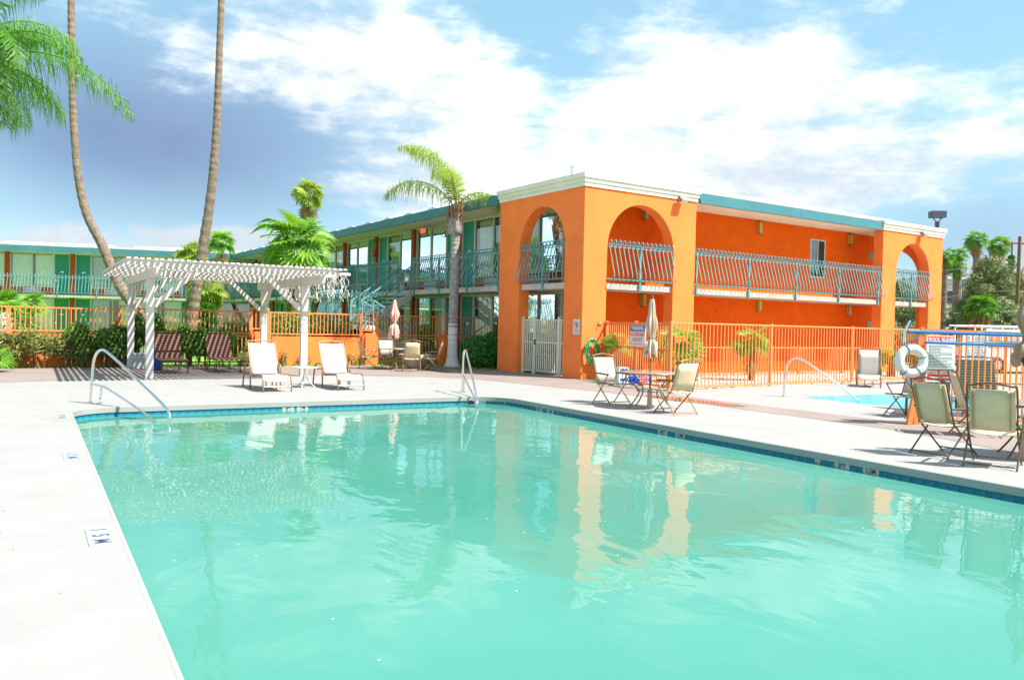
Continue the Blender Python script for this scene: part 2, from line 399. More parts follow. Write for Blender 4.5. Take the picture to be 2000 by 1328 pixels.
for k, (a, b, y) in enumerate((('3FT', '.9M', 14.35), ('4FT', '1.2M', 10.45), ('5FT', '1.5M', 6.9))):
    for j, s_ in enumerate((a, b)):
        o = MB().bx(-.115, .115, 0, .016, -.036, .036).build('depth_marker', M_marker, basin, False, (9.33, y - .43 * j, -.134), math.pi / 2)
        text(s_, .075, M_black, o, (0, .0175, 0), (R(90), 0, R(180)), 'lettering', .002)
MB().lathe([(.05, 0), (.05, .02), (.03, .024)], 12).build('pool_light', M_planter, basin, False, (9.325, 7.28, -.125)).rotation_euler = (0, R(-90), 0)
for px, py, tx in ((195, 1047, '15M'), (140, 890, '12M'), (120, 814, '09M')):
    g = G(px, py); o = MB()
    for k in range(3): o.bx(-.085, .085, -.27 + k * .18 + .005, -.27 + (k + 1) * .18 - .005, .001, .007)
    o = struct(o.build('deck_depth_marker', M_marker, None, False, g, PH))
    for k, ch in enumerate(tx): text(ch, .16, M_navy, o, (0, .18 - .18 * k, .0075), (0, 0, R(-90)), 'numeral', .004)
# spa
n2_ = len(hole(SPA)); sb = MB(); rows = [[(p[0], p[1], z) for p in hole(SPA)] for z in (.001, -.9)]
sb.add(rows[0] + rows[1], [(i, (i + 1) % n2_, (i + 1) % n2_ + n2_, i + n2_) for i in range(n2_)] + [tuple(range(n2_, 2 * n2_))])
spa = struct(sb.build('spa_basin', mat('spa_wall_tile', (.20, .36, .42), .35, .15, 4), None, False, (0, 0, 0), PH))
struct(sheet('spa_water', M_spaw, [hole(SPA, -.003)], -.14, PH))
for y, s_ in ((12.75, '3FT'), (12.2, '.9M')):
    o = MB().bx(-.012, 0, -.16, .16, -.1, -.02).build('depth_marker', M_marker, spa, False, (21.2, y, 0))
    text(s_, .10, M_black, o, (-.0135, 0, -.06), (R(90), 0, R(-90)), 'lettering', .002)

# ================================================================== MOTEL
motel = thing('motel_building', 'orange two-storey motel block with arched corner pavilions and teal balcony railings', 'motel', Cw, TH)
def arch_poly(L, o0, o1, spring, top, H):
    mx, hw = (o0 + o1) / 2, (o1 - o0) / 2
    arc = [(mx - hw * math.cos(math.pi * i / 24), spring + (top - spring) * math.sin(math.pi * i / 24)) for i in range(25)]
    return [(0, 0), (o0 - .03, 0)] + [(o0, .6)] + arc + [(o1, .6)] + [(o1 + .03, 0), (L, 0), (L, H), (0, H)]
TW = .42
MB().prism(arch_poly(4.90, .95, 3.88, 4.15, 5.64, 6.002), lambda a, z: (a, 0, z), lambda a, z: (a, TW, z)).build('arcade_wall', M_stucco, motel)
MB().prism([(TW + a, z) for a, z in arch_poly(4.80 - TW, .96 - TW, 3.52 - TW, 4.25, 5.60, 6.002)], lambda a, z: (0, a, z), lambda a, z: (TW, a, z)).build('arcade_wall', M_stucco, motel)
MB().prism([(16.12 + a, z) for a, z in arch_poly(4.70, 1.02, 3.66, 4.2, 5.58, 6.002)], lambda a, z: (a, 0, z), lambda a, z: (a, TW, z)).build('arcade_wall', M_stucco, motel)
MB().prism([(TW + a, z) for a, z in arch_poly(4.80 - TW, .9 - TW, 3.5 - TW, 4.25, 5.60, 6.002)], lambda a, z: (20.82 - TW, a, z), lambda a, z: (20.82, a, z)).build('arcade_wall', M_stucco, motel)
def cornice(x0, x1, y0, y1):
    m = MB()
    for z0, z1, o in ((6.0, 6.13, .04), (6.13, 6.26, .075), (6.26, 6.41, .12)): m.bx(x0 - o, x1 + o, y0 - o, y1 + o, z0, z1)
    return m.build('cornice', M_cream, motel)
cornice(0, 4.9, 0, 4.8); cornice(16.12, 20.82, 0, 4.8)
MB().bx(.06, 19.6, .06, 41.3, 6.012, 6.1).build('roof_soffit', M_soffit, motel)
def fascia(a, b, nx, n):
    for k in range(n):
        m = MB(); t0, t1 = a + (b - a) * k / n + .004, a + (b - a) * (k + 1) / n - .004
        for z0, z1, o in ((5.97, 6.10, .05), (6.10, 6.33, .022)):
            m.bx(*((-o, .06, t0, t1, z0, z1) if nx else (t0, t1, -o, .06, z0, z1)))
        m.build('fascia_board', M_fascia, motel)
fascia(4.95, 41.0, True, 11); fascia(5.05, 15.98, False, 4)
for k in range(17):                                       # folded white roof ridges
    y0 = 5.0 + k * 2.2
    poly = [(y0, 6.1), (y0 + .35, 6.36), (y0 + 1.0, 6.49), (y0 + 1.25, 6.49), (y0 + 1.85, 6.36), (y0 + 2.19, 6.1)]
    MB().prism(poly, lambda a, z: (.25, a, z), lambda a, z: (18.9, a, z)).build('roof_ridge', M_roof, motel)
for k in range(10):                                       # white cap slabs along the court-side roof edge
    MB().bx(.5 + k * 1.72, .5 + k * 1.72 + 1.66, .55, 1.5, 6.50, 6.60).bx(.6 + k * 1.72, .7 + k * 1.72, .7, 1.4, 6.1, 6.50).bx(1.9 + k * 1.72, 2.0 + k * 1.72, .7, 1.4, 6.1, 6.50).build('roof_cap', M_roof, motel)
MB().bx(-.09, .09, -.09, .09, 0, .5).bx(-.12, .12, -.12, .12, .5, .55).build('roof_vent', M_ac, motel, False, (.8, 1.6, 6.40))
MB().bx(.10, 2.0, .10, 41.2, 2.86, 3.05).build('walkway_slab', M_conc, motel)
MB().bx(2.0, 19.9, .10, 2.0, 2.86, 3.05).build('walkway_slab', M_conc, motel)
MB().bx(18.1, 20.3, 2.0, 12, 2.86, 3.05).build('walkway_slab', M_conc, motel)
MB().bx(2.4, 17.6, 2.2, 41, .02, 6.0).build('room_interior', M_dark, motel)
MB().bx(1.62, 18.0, 1.612, 1.9, .0, 6.01).bx(18.0, 18.04, 1.64, 41.2, 0, 6.01).build('brick_wall', M_brickp, motel)
MB().bx(1.52, 1.9, 1.5, 1.66, 0, 6.01).bx(1.52, 1.61, 1.66, 1.9, 0, 6.01).build('corner_pier', M_stucco, motel)
bk = MB(); brnd = random.Random(3)
for (za, zb) in ((0, 2.86), (3.05, 6.0)):
    nrow = int((zb - za) / .1017)
    for r_ in range(nrow):
        z = za + r_ * .1017; x = 1.93 - (.205 if r_ % 2 else 0)
        while x < 17.9:
            x0, x1 = max(x, 1.92), min(x + .398, 18.03); x += .41
            if x1 - x0 < .05 or (x1 > 13.4 and x0 < 14.46 and 3.9 < z + .05 < 5.55): continue
            q = brnd.uniform(0, .005); bk.bx(x0, x1, 1.598 - q, 1.612, z + .006, z + .0965)
stuff(bk.build('brick', M_brickp, motel))
wf = MB().bx(13.42, 14.44, 1.585, 1.64, 5.48, 5.54).bx(13.42, 14.44, 1.585, 1.64, 3.92, 3.98).bx(13.42, 13.48, 1.586, 1.64, 3.98, 5.48).bx(14.38, 14.44, 1.586, 1.64, 3.98, 5.48).bx(13.90, 13.96, 1.587, 1.64, 3.98, 5.48).build('window_frame', M_trim, motel)
MB().add([(13.48, 1.606, 3.98), (13.90, 1.606, 3.98), (13.90, 1.606, 5.48), (13.48, 1.606, 5.48)], [(0, 1, 2, 3)]).build('pane', M_pane, wf)
MB().bx(13.48, 14.38, 1.6105, 1.6115, 3.98, 5.48).build('dark_opening', M_black, wf)

def facade(parent, posts, y0, y1, xw=1.6, seed=1):
    """rooms along local y, outward is -x; posts = [(y, 'dd' | 'ww')]"""
    rr = random.Random(seed)
    for fl, (za, zb) in enumerate(((.02, 2.86), (3.05, 6.01))):
        for y, k in posts: MB().bx(xw - .16, xw + .1, y - .14, y + .14, za, zb).build('post', M_post, parent)
        ps = sorted(posts)
        for (ya, ka), (yb, kb) in zip(ps, ps[1:]):
            door_at_a = ka == 'dd'; a, b = ya + .14, yb - .14; sg = 1 if door_at_a else -1; o = a if door_at_a else b
            def yy(t): return o + sg * t
            def bxy(m, t0, t1, xa, xb, z0, z1): return m.bx(xa, xb, min(yy(t0), yy(t1)), max(yy(t0), yy(t1)), z0, z1)
            W_ = b - a
            d = bxy(MB(), .09, 1.02, xw + .03, xw + .08, za, zb - .07).build('door', M_door, parent)
            bxy(MB(), .44, .66, xw + .018, xw + .03, za + 1.58, za + 1.70).build('number_plate', M_signw, d)
            m = MB(); bxy(m, .92, .96, xw - .03, xw + .03, za + .95, za + 1.12); bxy(m, .80, .96, xw - .05, xw - .03, za + 1.02, za + 1.05); m.build('handle', M_steel, d)
            fr_ = MB()
            for t0, t1 in ((0, .09), (1.02, 1.11), (1.11 + (W_ - 1.2) / 2 - .03, 1.11 + (W_ - 1.2) / 2 + .06), (W_ - .09, W_)): bxy(fr_, t0, t1, xw - .03, xw + .07, za, zb)
            bxy(fr_, .09, 1.02, xw - .025, xw + .075, zb - .07, zb); bxy(fr_, 1.11, W_ - .09, xw - .025, xw + .075, zb - .09, zb - .001); bxy(fr_, 1.11, W_ - .09, xw - .027, xw + .075, za + .52, za + .59)
            fr_ = fr_.build('window_frame', M_trim, parent)
            mid = 1.11 + (W_ - 1.2) / 2 + .015
            for t0, t1 in ((1.11, mid - .045), (mid + .045, W_ - .09)):
                MB().add([(xw + .02, yy(t0), za + .59), (xw + .02, yy(t1), za + .59), (xw + .02, yy(t1), zb - .09), (xw + .02, yy(t0), zb - .09)], [(0, 1, 2, 3)]).build('pane', M_pane, fr_)
                cm = MB(); g0 = rr.choice((0, 0, 0, .12, .3)) if t0 > 1.2 else 0; g1 = rr.choice((0, 0, .1, .2)) if t0 < 1.2 else 0; g2 = t0 + g0 + .02; e2 = t1 - g1 - .02
                N_ = 34; pv_ = []
                for i in range(N_ + 1):
                    t_ = g2 + (e2 - g2) * i / N_; xx = xw + .17 + .032 * math.sin(i * 1.85 + rr.random() * .8) + rr.uniform(-.008, .008)
                    pv_.append((xx, yy(t_)))
                cm.add([(p[0], p[1], za + .5) for p in pv_] + [(p[0], p[1], zb - .1) for p in pv_], [(i, i + 1, i + 2 + N_, i + 1 + N_) for i in range(N_)])
                cm.build('curtain', M_curtain, fr_, True)
            bxy(MB(), 1.11, W_ - .09, xw + .03, xw + .09, za, za + .52).build('spandrel_panel', M_post if fl else M_stucco, parent)
            m = MB(); ac0 = 1.11 + (W_ - 1.2) * .30; ac1 = ac0 + 1.12
            bxy(m, ac0, ac1, xw + .005, xw + .03, za + .04, za + .48); ac = m.build('air_conditioner', M_black, parent)
            m = MB()
            for i in range(7): bxy(m, ac0 + .02, ac1 - .02, xw - .025, xw + .005, za + .06 + i * .06, za + .06 + i * .06 + .036)
            for t_ in (ac0, ac0 + .37, ac0 + .74, ac1 - .03): bxy(m, t_, t_ + .03, xw - .03, xw + .005, za + .04, za + .48)
            m.build('grille', M_ac, ac)
lp = [(1.92, 'dd')] + [(6.15 + 4.235 * k, 'ww' if k % 2 == 0 else 'dd') for k in range(9)]
facade(motel, lp, 1.9, 41, seed=5)

# balcony railing of bowed scroll-top bars
def bal_path(h=1.0):
    pts = [(.05, .13), (.16, .09), (.26, .10), (.325, .155), (.338, .23), (.325, .30), (.195, .76), (.065, 1.22)]
    pts += [(.115 + .068 * math.cos(a), 1.30 + .068 * math.sin(a)) for a in [math.pi - .15 - i * .72 for i in range(8)]]
    return [(x, 0, z) for x, z in pts]
bal_me = MB().tube(bal_path(), .0175, 6).mesh('baluster', M_teal, True)
def railing(parent, a, b, outw, z=3.05, step=.193, posts=None, first=True):
    """a, b = ends (x, y) of the slab edge; outw = rotation of local +x to outward"""
    a, b = Vector((*a, 0)), Vector((*b, 0)); d = (b - a).normalized(); L = (b - a).length; on = Vector((math.cos(outw), math.sin(outw), 0))
    m = MB()
    for o, zz, s_ in ((.05, 1.235, .036), (.06, .13, .036), (.07, 1.16, .03)):
        m.bar(a + on * o + Vector((0, 0, z + zz)), b + on * o + Vector((0, 0, z + zz)), s_)
    r = m.build('railing', M_teal, parent)
    npst = max(2, round(L / 2.6) + 1)
    for i in range(npst):
        if npst == 2 and L < 4: p = a + d * (L / 2); 
        else: p = a + d * (.1 + (L - .2) * i / (npst - 1))
        MB().bx(-.03, .03, -.03, .03, -.24, 1.22).build('rail_post', M_teal, r, False, p + on * .04 + Vector((0, 0, z)), outw)
        if npst == 2 and L < 4: break
    k = int(L / step)
    for i in range(k + 1):
        link('baluster', bal_me, r, a + d * (L - k * step) / 2 + d * (i * step) + Vector((0, 0, z)), outw)
    return r
railing(motel, (.10, 1.0), (.10, 3.48), math.pi)
railing(motel, (.10, 4.86), (.10, 11.78), math.pi)
railing(motel, (.10, 13.15), (.10, 40.6), math.pi)
railing(motel, (1.0, .10), (3.84, .10), -math.pi / 2)
railing(motel, (4.95, .10), (16.05, .10), -math.pi / 2)
railing(motel, (17.18, .10), (19.74, .10), -math.pi / 2)

# motel fittings
def wall_lamp(v, z, lab):
    t_ = thing('wall_lamp', lab, 'wall lamp', B(v, 1.598, z), TH, 'amber lamps on the orange brick wall')
    MB().bx(-.11, .11, -.10, 0, -.24, .24).build('housing', M_bronze, t_)
    MB().bx(-.075, .075, -.125, -.1, -.2, .2).bx(-.118, -.11, -.09, -.02, -.2, .2).build('lamp_glass', M_amber, t_)
wall_lamp(4.0, 5.70, 'amber box lamp seen high inside the corner arch above the balcony'); wall_lamp(10.12, 5.70, 'amber box lamp on the upper brick wall, middle of the upper three')
wall_lamp(16.14, 5.70, 'amber box lamp on upper brick wall just right of the narrow window'); wall_lamp(4.0, 2.63, 'amber box lamp under the balcony behind the closed beige umbrella')
wall_lamp(10.21, 2.63, 'amber box lamp under the balcony above the middle fan palm'); wall_lamp(16.19, 2.63, 'amber box lamp under the balcony near the far end of the wall')
def flood(loc, rz, lab):
    t_ = thing('floodlight', lab, 'floodlight', loc, rz, 'floodlights under the roof edge')
    MB().bx(-.05, .05, -.02, .0, -.06, .12).bar((0, 0, .03), (0, -.16, .06), .03).build('bracket', M_lamp, t_)
    h = MB().prism([(-.16, .10), (-.30, -.05), (-.22, -.13), (-.06, .0)], lambda a, z: (-.17, a, z), lambda a, z: (.17, a, z)).build('lamp_head', M_lamp, t_)
    MB().prism([(-.225, -.14), (-.305, -.055), (-.30, -.05), (-.22, -.132)], lambda a, z: (-.14, a, z), lambda a, z: (.14, a, z)).build('lamp_glass', M_glassw, h)
flood(B(4.05, -.02, 6.0), TH, 'small floodlight under the cornice right of the corner arch'); flood(B(18.9, -.02, 6.05), TH, 'small floodlight on the far pavilion above its arch')
flood(B(-.05, 7.35, 6.12), TH - math.pi / 2, 'floodlight on teal roof edge right of the tall queen palm')
t_ = thing('exit_sign', 'small lit red exit sign hanging under the upper walkway soffit', 'exit sign', B(1.0, 12.6, 5.74), TH - math.pi / 2)
MB().bx(-.26, .26, -.05, .05, -.16, .16).bx(-.02, .02, -.02, .02, .16, .27).build('housing', M_lamp, t_); text('EXIT', .24, M_exit, t_, (0, -.0515, 0), (R(90), 0, 0), 'lettering', .008)
t_ = thing('hose_cabinet', 'dark red fire hose cabinet on a post of the upper walkway', 'hose cabinet', B(1.36, 23.1, 4.2), TH - math.pi / 2)
MB().bx(-.42, .42, -.14, .08, -.5, .5).build('cabinet', M_redd, t_); MB().bx(-.36, .36, -.155, -.14, -.44, .44).build('door', M_redd, t_)
t_ = thing('fire_bell', 'round red fire bell on a post between two teal doors', 'fire bell', B(1.44, 18.87, 5.15), TH - math.pi / 2)
MB().lathe([(.0, 0), (.17, 0), (.17, .04), (.12, .1), (.02, .13)], 16).build('gong', M_red, t_).rotation_euler = (R(90), 0, 0)
t_ = thing('electric_box', 'grey brown electrical box on the post behind the palm boot', 'junction box', B(1.44, 10.38, 5.5), TH - math.pi / 2)
MB().bx(-.2, .2, -.16, 0, -.16, .16).build('box', M_bronzd, t_); MB().tube([(0, -.1, -.1), (-.1, -.6, -.2), (-.9, -1.1, .3), (-1.6, -1.3, .5)], .015, 5).build('cable', M_wire, t_)
for v, z, lab in ((17.8, 5.1, 'small grey sign plate beside the balcony end'), (17.8, 2.0, 'small grey sign plate low at the brick wall end')):
    tag(MB().bx(-.2, .2, -.03, 0, -.16, .16).build('sign_plate', mat('grey_green_sign', (.22, .32, .30), .5, .2, 20), None, False, B(v, 1.594, z), TH), lab, 'sign', 'grey plates at the end of the brick wall')
# no-diving sign on the shaded pavilion face
t_ = thing('pool_warning_sign', 'white sign with a red barred ring on the shaded orange pavilion wall', 'sign', B(-.012, .25, 1.63), TH - math.pi / 2)
MB().bx(-.17, .17, -.008, 0, -.24, .24).build('plate', M_signw, t_)
m = MB()
for i in range(24):
    a0, a1 = 2 * math.pi * i / 24, 2 * math.pi * (i + 1) / 24
    m.bar((.10 * math.cos(a0), -.011, .07 + .10 * math.sin(a0)), (.10 * math.cos(a1), -.011, .07 + .10 * math.sin(a1)), .022, .004)
m.bar((-.07, -.0115, .14), (.07, -.0115, 0), .022, .004); m.build('prohibition_ring', M_red, t_)
m = MB().bx(-.02, .03, -.010, -.008, .0, .12)
for i, wd in enumerate((.26, .20, .24)): m.bx(-wd / 2, wd / 2, -.010, -.008, -.10 - i * .045, -.085 - i * .045)
stuff(m.build('fine_print', M_navy, t_))
t_ = thing('hose_tap', 'small chrome tap high on the sunlit orange pillar', 'tap', B(.66, 0, 1.78), TH)
MB().tube([(0, 0, 0), (0, -.09, 0), (0, -.11, -.05)], .022, 8).tube([(.12, 0, 0), (.12, -.08, 0)], .022, 8).bx(-.03, .15, -.06, -.05, -.02, .02).build('spout', M_steel, t_)

# staircase
st = thing('staircase', 'teal and concrete outdoor staircase with a landing beside the left wing', 'staircase', Cw, TH)
NT1 = 8
def tread(x0, x1, y0, y1, z): return MB().bx(x0, x1, y0, y1, z - .05, z).build('tread', M_conc, st)
for k in range(NT1):
    x1 = .06 - k * .275; z = 3.05 - (k + 1) * .172; tread(x1 - .30, x1, 12.02, 13.08, z); 
    MB().bx(x1 - .30, x1 - .27, 12.02, 13.08, z - .10, z - .051).build('tread_nosing', M_teal, st)
ZL = 3.05 - 9 * .172
MB().bx(-3.5, -2.2, 10.72, 13.15, ZL - .18, ZL).build('landing', M_conc, st)
for k in range(8):
    x0 = -2.2 + k * .275; z = ZL - (k + 1) * .172; tread(x0, x0 + .30, 10.78, 11.84, z)
    MB().bx(x0 + .27, x0 + .30, 10.78, 11.84, z - .1, z - .051).build('tread_nosing', M_teal, st)
def stringer(y0, y1, xa, za, xb, zb): MB().prism([(xa, za), (xb, zb), (xb, zb - .34), (xa, za - .34)], lambda a, z: (a, y0, z), lambda a, z: (a, y1, z)).build('stringer', M_conc, st)
stringer(11.95, 12.02, .1, 2.98, -2.2, ZL + .02); stringer(13.08, 13.14, .1, 2.98, -2.2, ZL + .02); stringer(10.72, 10.78, -2.2, ZL + .02, .05, .18); stringer(11.84, 11.90, -2.2, ZL + .02, .05, .18)
for x, y in ((-3.4, 10.82), (-3.4, 13.05), (-2.3, 11.93)): MB().bx(x - .06, x + .06, y - .06, y + .06, 0, ZL - .18).build('landing_post', M_conc, st)
def scroll(c, r, ax, ay): return [tuple(Vector(c) + Vector(ax) * (r * (1 - i / 15) * math.cos(i * .62)) + Vector(ay) * (r * (1 - i / 15) * math.sin(i * .62))) for i in range(12)]
def hand(y, xa, za, xb, zb):
    d = Vector((xb - xa, 0, zb - za)); L = d.length
    m = MB().bar((xa, y, za + 1.02), (xb, y, zb + 1.02), .055).bar((xa, y, za + .24), (xb, y, zb + .24), .045)
    m.bar((xa, y, za - .1), (xa, y, za + 1.03), .05).bar((xb, y, zb - .1), (xb, y, zb + 1.03), .05)
    r_ = m.build('stair_rail', M_teal, st); n_ = int(L / .3)
    for i in range(n_):
        t0 = (i + .5) / n_; x, z = xa + (xb - xa) * t0, za + (zb - za) * t0
        MB().tube(scroll((x, y, z + .82), .12, (1, 0, 0), (0, 0, 1)) , .016, 5).tube([(x + .11, y, z + .8), (x + .05, y, z + .5), (x, y, z + .25)], .016, 5).build('scroll_bar', M_teal, r_)
hand(12.0, .08, 3.05, -2.2, ZL); hand(13.11, .08, 3.05, -2.2, ZL); hand(10.75, -2.2, ZL, .0, .2); hand(11.87, -2.2, ZL, .0, .2)
railing(st, (-3.42, 10.75), (-2.3, 10.75), -math.pi / 2, ZL, .17); railing(st, (-3.45, 13.1), (-3.45, 10.8), math.pi, ZL, .17)

# the wing across the lawn, behind
far = thing('motel_wing', 'distant two-storey motel wing with teal doors across the lawn', 'motel', (-20.68, 59.03, 0), R(104.5))
facade(far, [(-1.83, 'ww'), (2.40, 'dd'), (6.66, 'ww'), (10.93, 'dd'), (15.1, 'ww'), (19.4, 'dd'), (23.6, 'ww')], 0, 24, seed=9)
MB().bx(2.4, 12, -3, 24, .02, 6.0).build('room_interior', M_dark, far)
MB().bx(.05, 12.4, -1.5, 25, 6.012, 6.1).build('roof_soffit', M_soffit, far)
for k in range(7): MB().bx(-.05, .05, -1.4 + k * 3.7 + .004, 2.3 + k * 3.7 - .004, 5.97, 6.1).bx(-.022, .05, -1.4 + k * 3.7 + .004, 2.3 + k * 3.7 - .004, 6.1, 6.34).build('fascia_board', M_fascia, far)
MB().bx(.3, 11.8, -1.4, 24.8, 6.1, 6.46).build('roof_slab', mat('pale_roof', (.42, .55, .62), .7, .1, 1), far)
MB().bx(.18, .3, -1.4, 24.8, 6.40, 6.49).build('roof_edge_strip', M_roof, far)
for a, b in ((8.3, 15.6), (15.9, 24.5), (-1, 7.0)): MB().bx(2.2, 2.5, a, b, 6.72, 6.80).bx(2.3, 2.4, a + .5, a + .6, 6.46, 6.72).bx(2.3, 2.4, b - .6, b - .5, 6.46, 6.72).build('roof_pipe', M_roof, far)
for y in (1.2, 5.6, 9.2, 12.0, 14.6, 18): MB().bx(.16, .19, y, y + .7, 6.38, 6.44).build('vent_tile', mat('salmon_vent', (.7, .3, .2), .7, .1), far)
MB().bx(.10, 2.0, -1.4, 24.4, 2.86, 3.05).build('walkway_slab', M_conc, far)
railing(far, (.10, -1.2), (.10, 24.2), math.pi, 3.05, .213)
# ================================================================== FENCES, WALLS, PERGOLA
def fence(name, label, a, b, z0, z1, step=.12, post_every=2.4, m=None, mid=(), group=None, pk=.028, ends=True, cat='fence', pw=.06, ptop=.06, rail=.045):
    a, b = Vector(a), Vector(b); d = b - a; L = d.length; m = m or M_railor
    t_ = thing(name, label, cat, (a.x, a.y, 0), math.atan2(d.y, d.x), group)
    for i, z in enumerate((z0, z1) + tuple(mid)): MB().bx(0, L, -rail * .5 - .001 * i, rail * .5 + .001 * i, z - rail * .5, z + rail * .5).build('rail', m, t_)
    k = max(1, round(L / post_every)) if post_every else 1
    pm = MB().bx(-pw / 2, pw / 2, -pw / 2, pw / 2, 0, z1 + ptop).mesh('post', m)
    if ends:
        for i in range(k + 1): link('post', pm, t_, (i * L / k, 0, 0))
    n_ = max(1, int(round(L / step))); km = MB().bx(-pk / 2, pk / 2, -pk / 2, pk / 2, z0 + rail * .5, z1 - rail * .5).mesh('picket', m)
    for i in range(1, n_): link('picket', km, t_, (i * L / n_, 0, 0))
    return t_
YW = 29.3
gw = thing('garden_wall', 'low rounded orange stucco wall with square pillars behind the pergola', 'wall', (0, 0, 0), PH)
def soft_wall(x0, x1, w_, h, name):
    b = bmesh.new(); bmesh.ops.create_cube(b, size=1)
    for v in b.verts: v.co = Vector(((x0 + x1) / 2 + v.co.x * (x1 - x0), YW + v.co.y * w_, h / 2 + v.co.z * h))
    bmesh.ops.bevel(b, geom=[e for e in b.edges if max(e.verts[0].co.z, e.verts[1].co.z) > h * .9 or abs(e.verts[0].co.z - e.verts[1].co.z) > .5], offset=.09, segments=4, affect='EDGES')
    me = bpy.data.meshes.new(name); b.to_mesh(me); b.free(); me.materials.append(M_stucco); me.polygons.foreach_set('use_smooth', [False] * len(me.polygons)); link(name, me, gw)
for x0, x1 in ((-14, 2.50), (7.36, 10.83)): soft_wall(x0, x1, .3, 1.04, 'wall_panel')
for x0, x1 in ((2.5, 3.07), (6.72, 7.36), (10.83, 11.46), (14.12, 14.76)): soft_wall(x0, x1, .56, 1.2, 'pillar')
def wf_(lab, x0, x1, z0, z1, **k): return fence('railing_fence', lab, P(x0, YW), P(x1, YW), z0, z1, .14, None, group='orange rail fences along the garden wall', pk=.024, ptop=.03, **k)
wf_('orange rail fence on the low wall behind the left shrubs', -6, -.62, 1.13, 1.86); wf_('orange rail fence on the wall in front of the two teal doors', -.55, 2.5, 1.13, 1.86)
wf_('short raised rail on the pillar left of the pergola posts', 2.53, 3.05, 1.28, 1.98); wf_('orange rail fence behind the brown lounge chairs, upper tier', 3.1, 6.7, 1.13, 1.90)
wf_('orange rail fence behind the brown lounge chairs, lower tier', 3.1, 6.7, .12, 1.04); wf_('short raised rail on the pillar behind the rear pergola post', 6.75, 7.33, 1.30, 2.02)
wf_('orange rail fence on the wall in front of the clipped hedge', 7.4, 10.8, 1.13, 1.90); wf_('short raised rail on the pillar left of the far table', 10.85, 11.44, 1.30, 2.02)
wf_('orange rail fence behind the pink umbrella, upper tier', 11.5, 14.1, 1.13, 1.90); wf_('orange rail fence behind the pink umbrella, lower tier', 11.5, 14.1, .12, 1.04)
wf_('short raised rail on the pillar beside the palm trunk', 14.15, 14.73, 1.30, 2.02); wf_('orange rail fence between palm trunk and bush, upper tier', 14.8, 17.0, 1.13, 1.90)
wf_('orange rail fence between palm trunk and bush, lower tier', 14.8, 17.0, .12, 1.04)
fence('picket_fence', 'long orange picket fence along the gravel bed in front of the brick wall', B(-.35, -4.2), B(12.5, -3.71), .07, 1.80, .155, 4.3, pk=.022)
sec = fence('picket_fence', 'short orange picket fence carrying the lifeguard warning sign', B(.97, -.06), B(-.30, -4.12), .07, 1.78, .145, 2.1, mid=(1.08,), pk=.022, pw=.09)
fence('walkway_fence', 'low orange picket railing along the ground walkway by the brick wall', B(4.95, -.12), B(16.1, -.12), .10, 1.02, .17, 2.8, pk=.03, pw=.10)
fence('picket_fence', 'orange picket fence beyond the small spa pool', B(12.56, -3.75), B(13.4, -12), .07, 1.80, .155, 2.4, pk=.022)
fence('picket_fence', 'orange picket fence behind the pool rules sign', (7.5, 14.72, 0), (12.2, 14.55, 0), .10, 1.72, .115, 2.3, pk=.022)
# gate in the corner arch
gt = thing('pool_gate', 'cream metal gate of upright bars inside the corner arch', 'gate', Cw, TH)
gm = MB().bx(-.014, .014, -.014, .014, .12, 1.82).mesh('gate_bar', M_cream)
for y in (.99, 1.42, 2.82, 3.49): MB().bx(.2 - .035, .2 + .035, y - .035, y + .035, 0, 1.94).build('post', M_cream, gt)
for z, h in ((.10, .03), (1.08, .035), (1.83, .035)):
    for a, b in ((1.025, 1.385), (1.455, 2.785), (2.855, 3.455)): MB().bx(.185, .215, a, b, z - h / 2, z + h / 2).build('rail', M_cream, gt)
for i in range(22):
    y = 1.08 + i * .112
    if min(abs(y - q) for q in (.99, 1.42, 2.82, 3.49)) > .05: link('gate_bar', gm, gt, (.2, y, 0))
MB().bx(.16, .24, 2.74, 2.80, 1.0, 1.16).build('latch', M_bronzd, gt)
# warning sign on the fence
dsec = (B(-.30, -4.12) - B(.97, -.06)).normalized(); pws = B(.97, -.06) + dsec * 2.35; rz = math.atan2(dsec.y, dsec.x) ; nrm = Vector((dsec.y, -dsec.x, 0))
if nrm.dot(Vector((0, -1, 0))) < 0: nrm = -nrm; 
ws = thing('warning_sign', 'white and blue WARNING NO LIFEGUARD ON DUTY sign on the short fence', 'sign', D(1264, 651, pws.y) + nrm * .02, rz)
ws.location = (pws.x + nrm.x * .045, pws.y + nrm.y * .045, 1.43)
fl_ = 0 if nrm.dot(Vector((math.sin(rz), -math.cos(rz), 0))) > 0 else math.pi
ws.rotation_euler = (0, 0, rz + fl_)
MB().bx(-.50, .50, -.008, .008, -.31, .31).build('plate', M_signw, ws); MB().bx(-.485, .485, -.011, -.008, .11, .295).build('header', M_signb, ws)
text('WARNING', .17, M_signw, ws, (0, -.0125, .2), (R(90), 0, 0), 'lettering', .006); text('NO LIFEGUARD', .145, M_red, ws, (0, -.0095, .02), (R(90), 0, 0), 'lettering', .003, sx=.9); text('ON DUTY', .145, M_red, ws, (0, -.0095, -.13), (R(90), 0, 0), 'lettering', .003)
m = MB()
for i in range(12): m.bx(-.45 + i * .075, -.45 + i * .075 + rnd.uniform(.04, .065), -.010, -.008, -.262, -.245)
m.bx(-.46, -.42, -.0101, -.008, -.23, -.21); stuff(m.build('fine_print', M_red, ws))

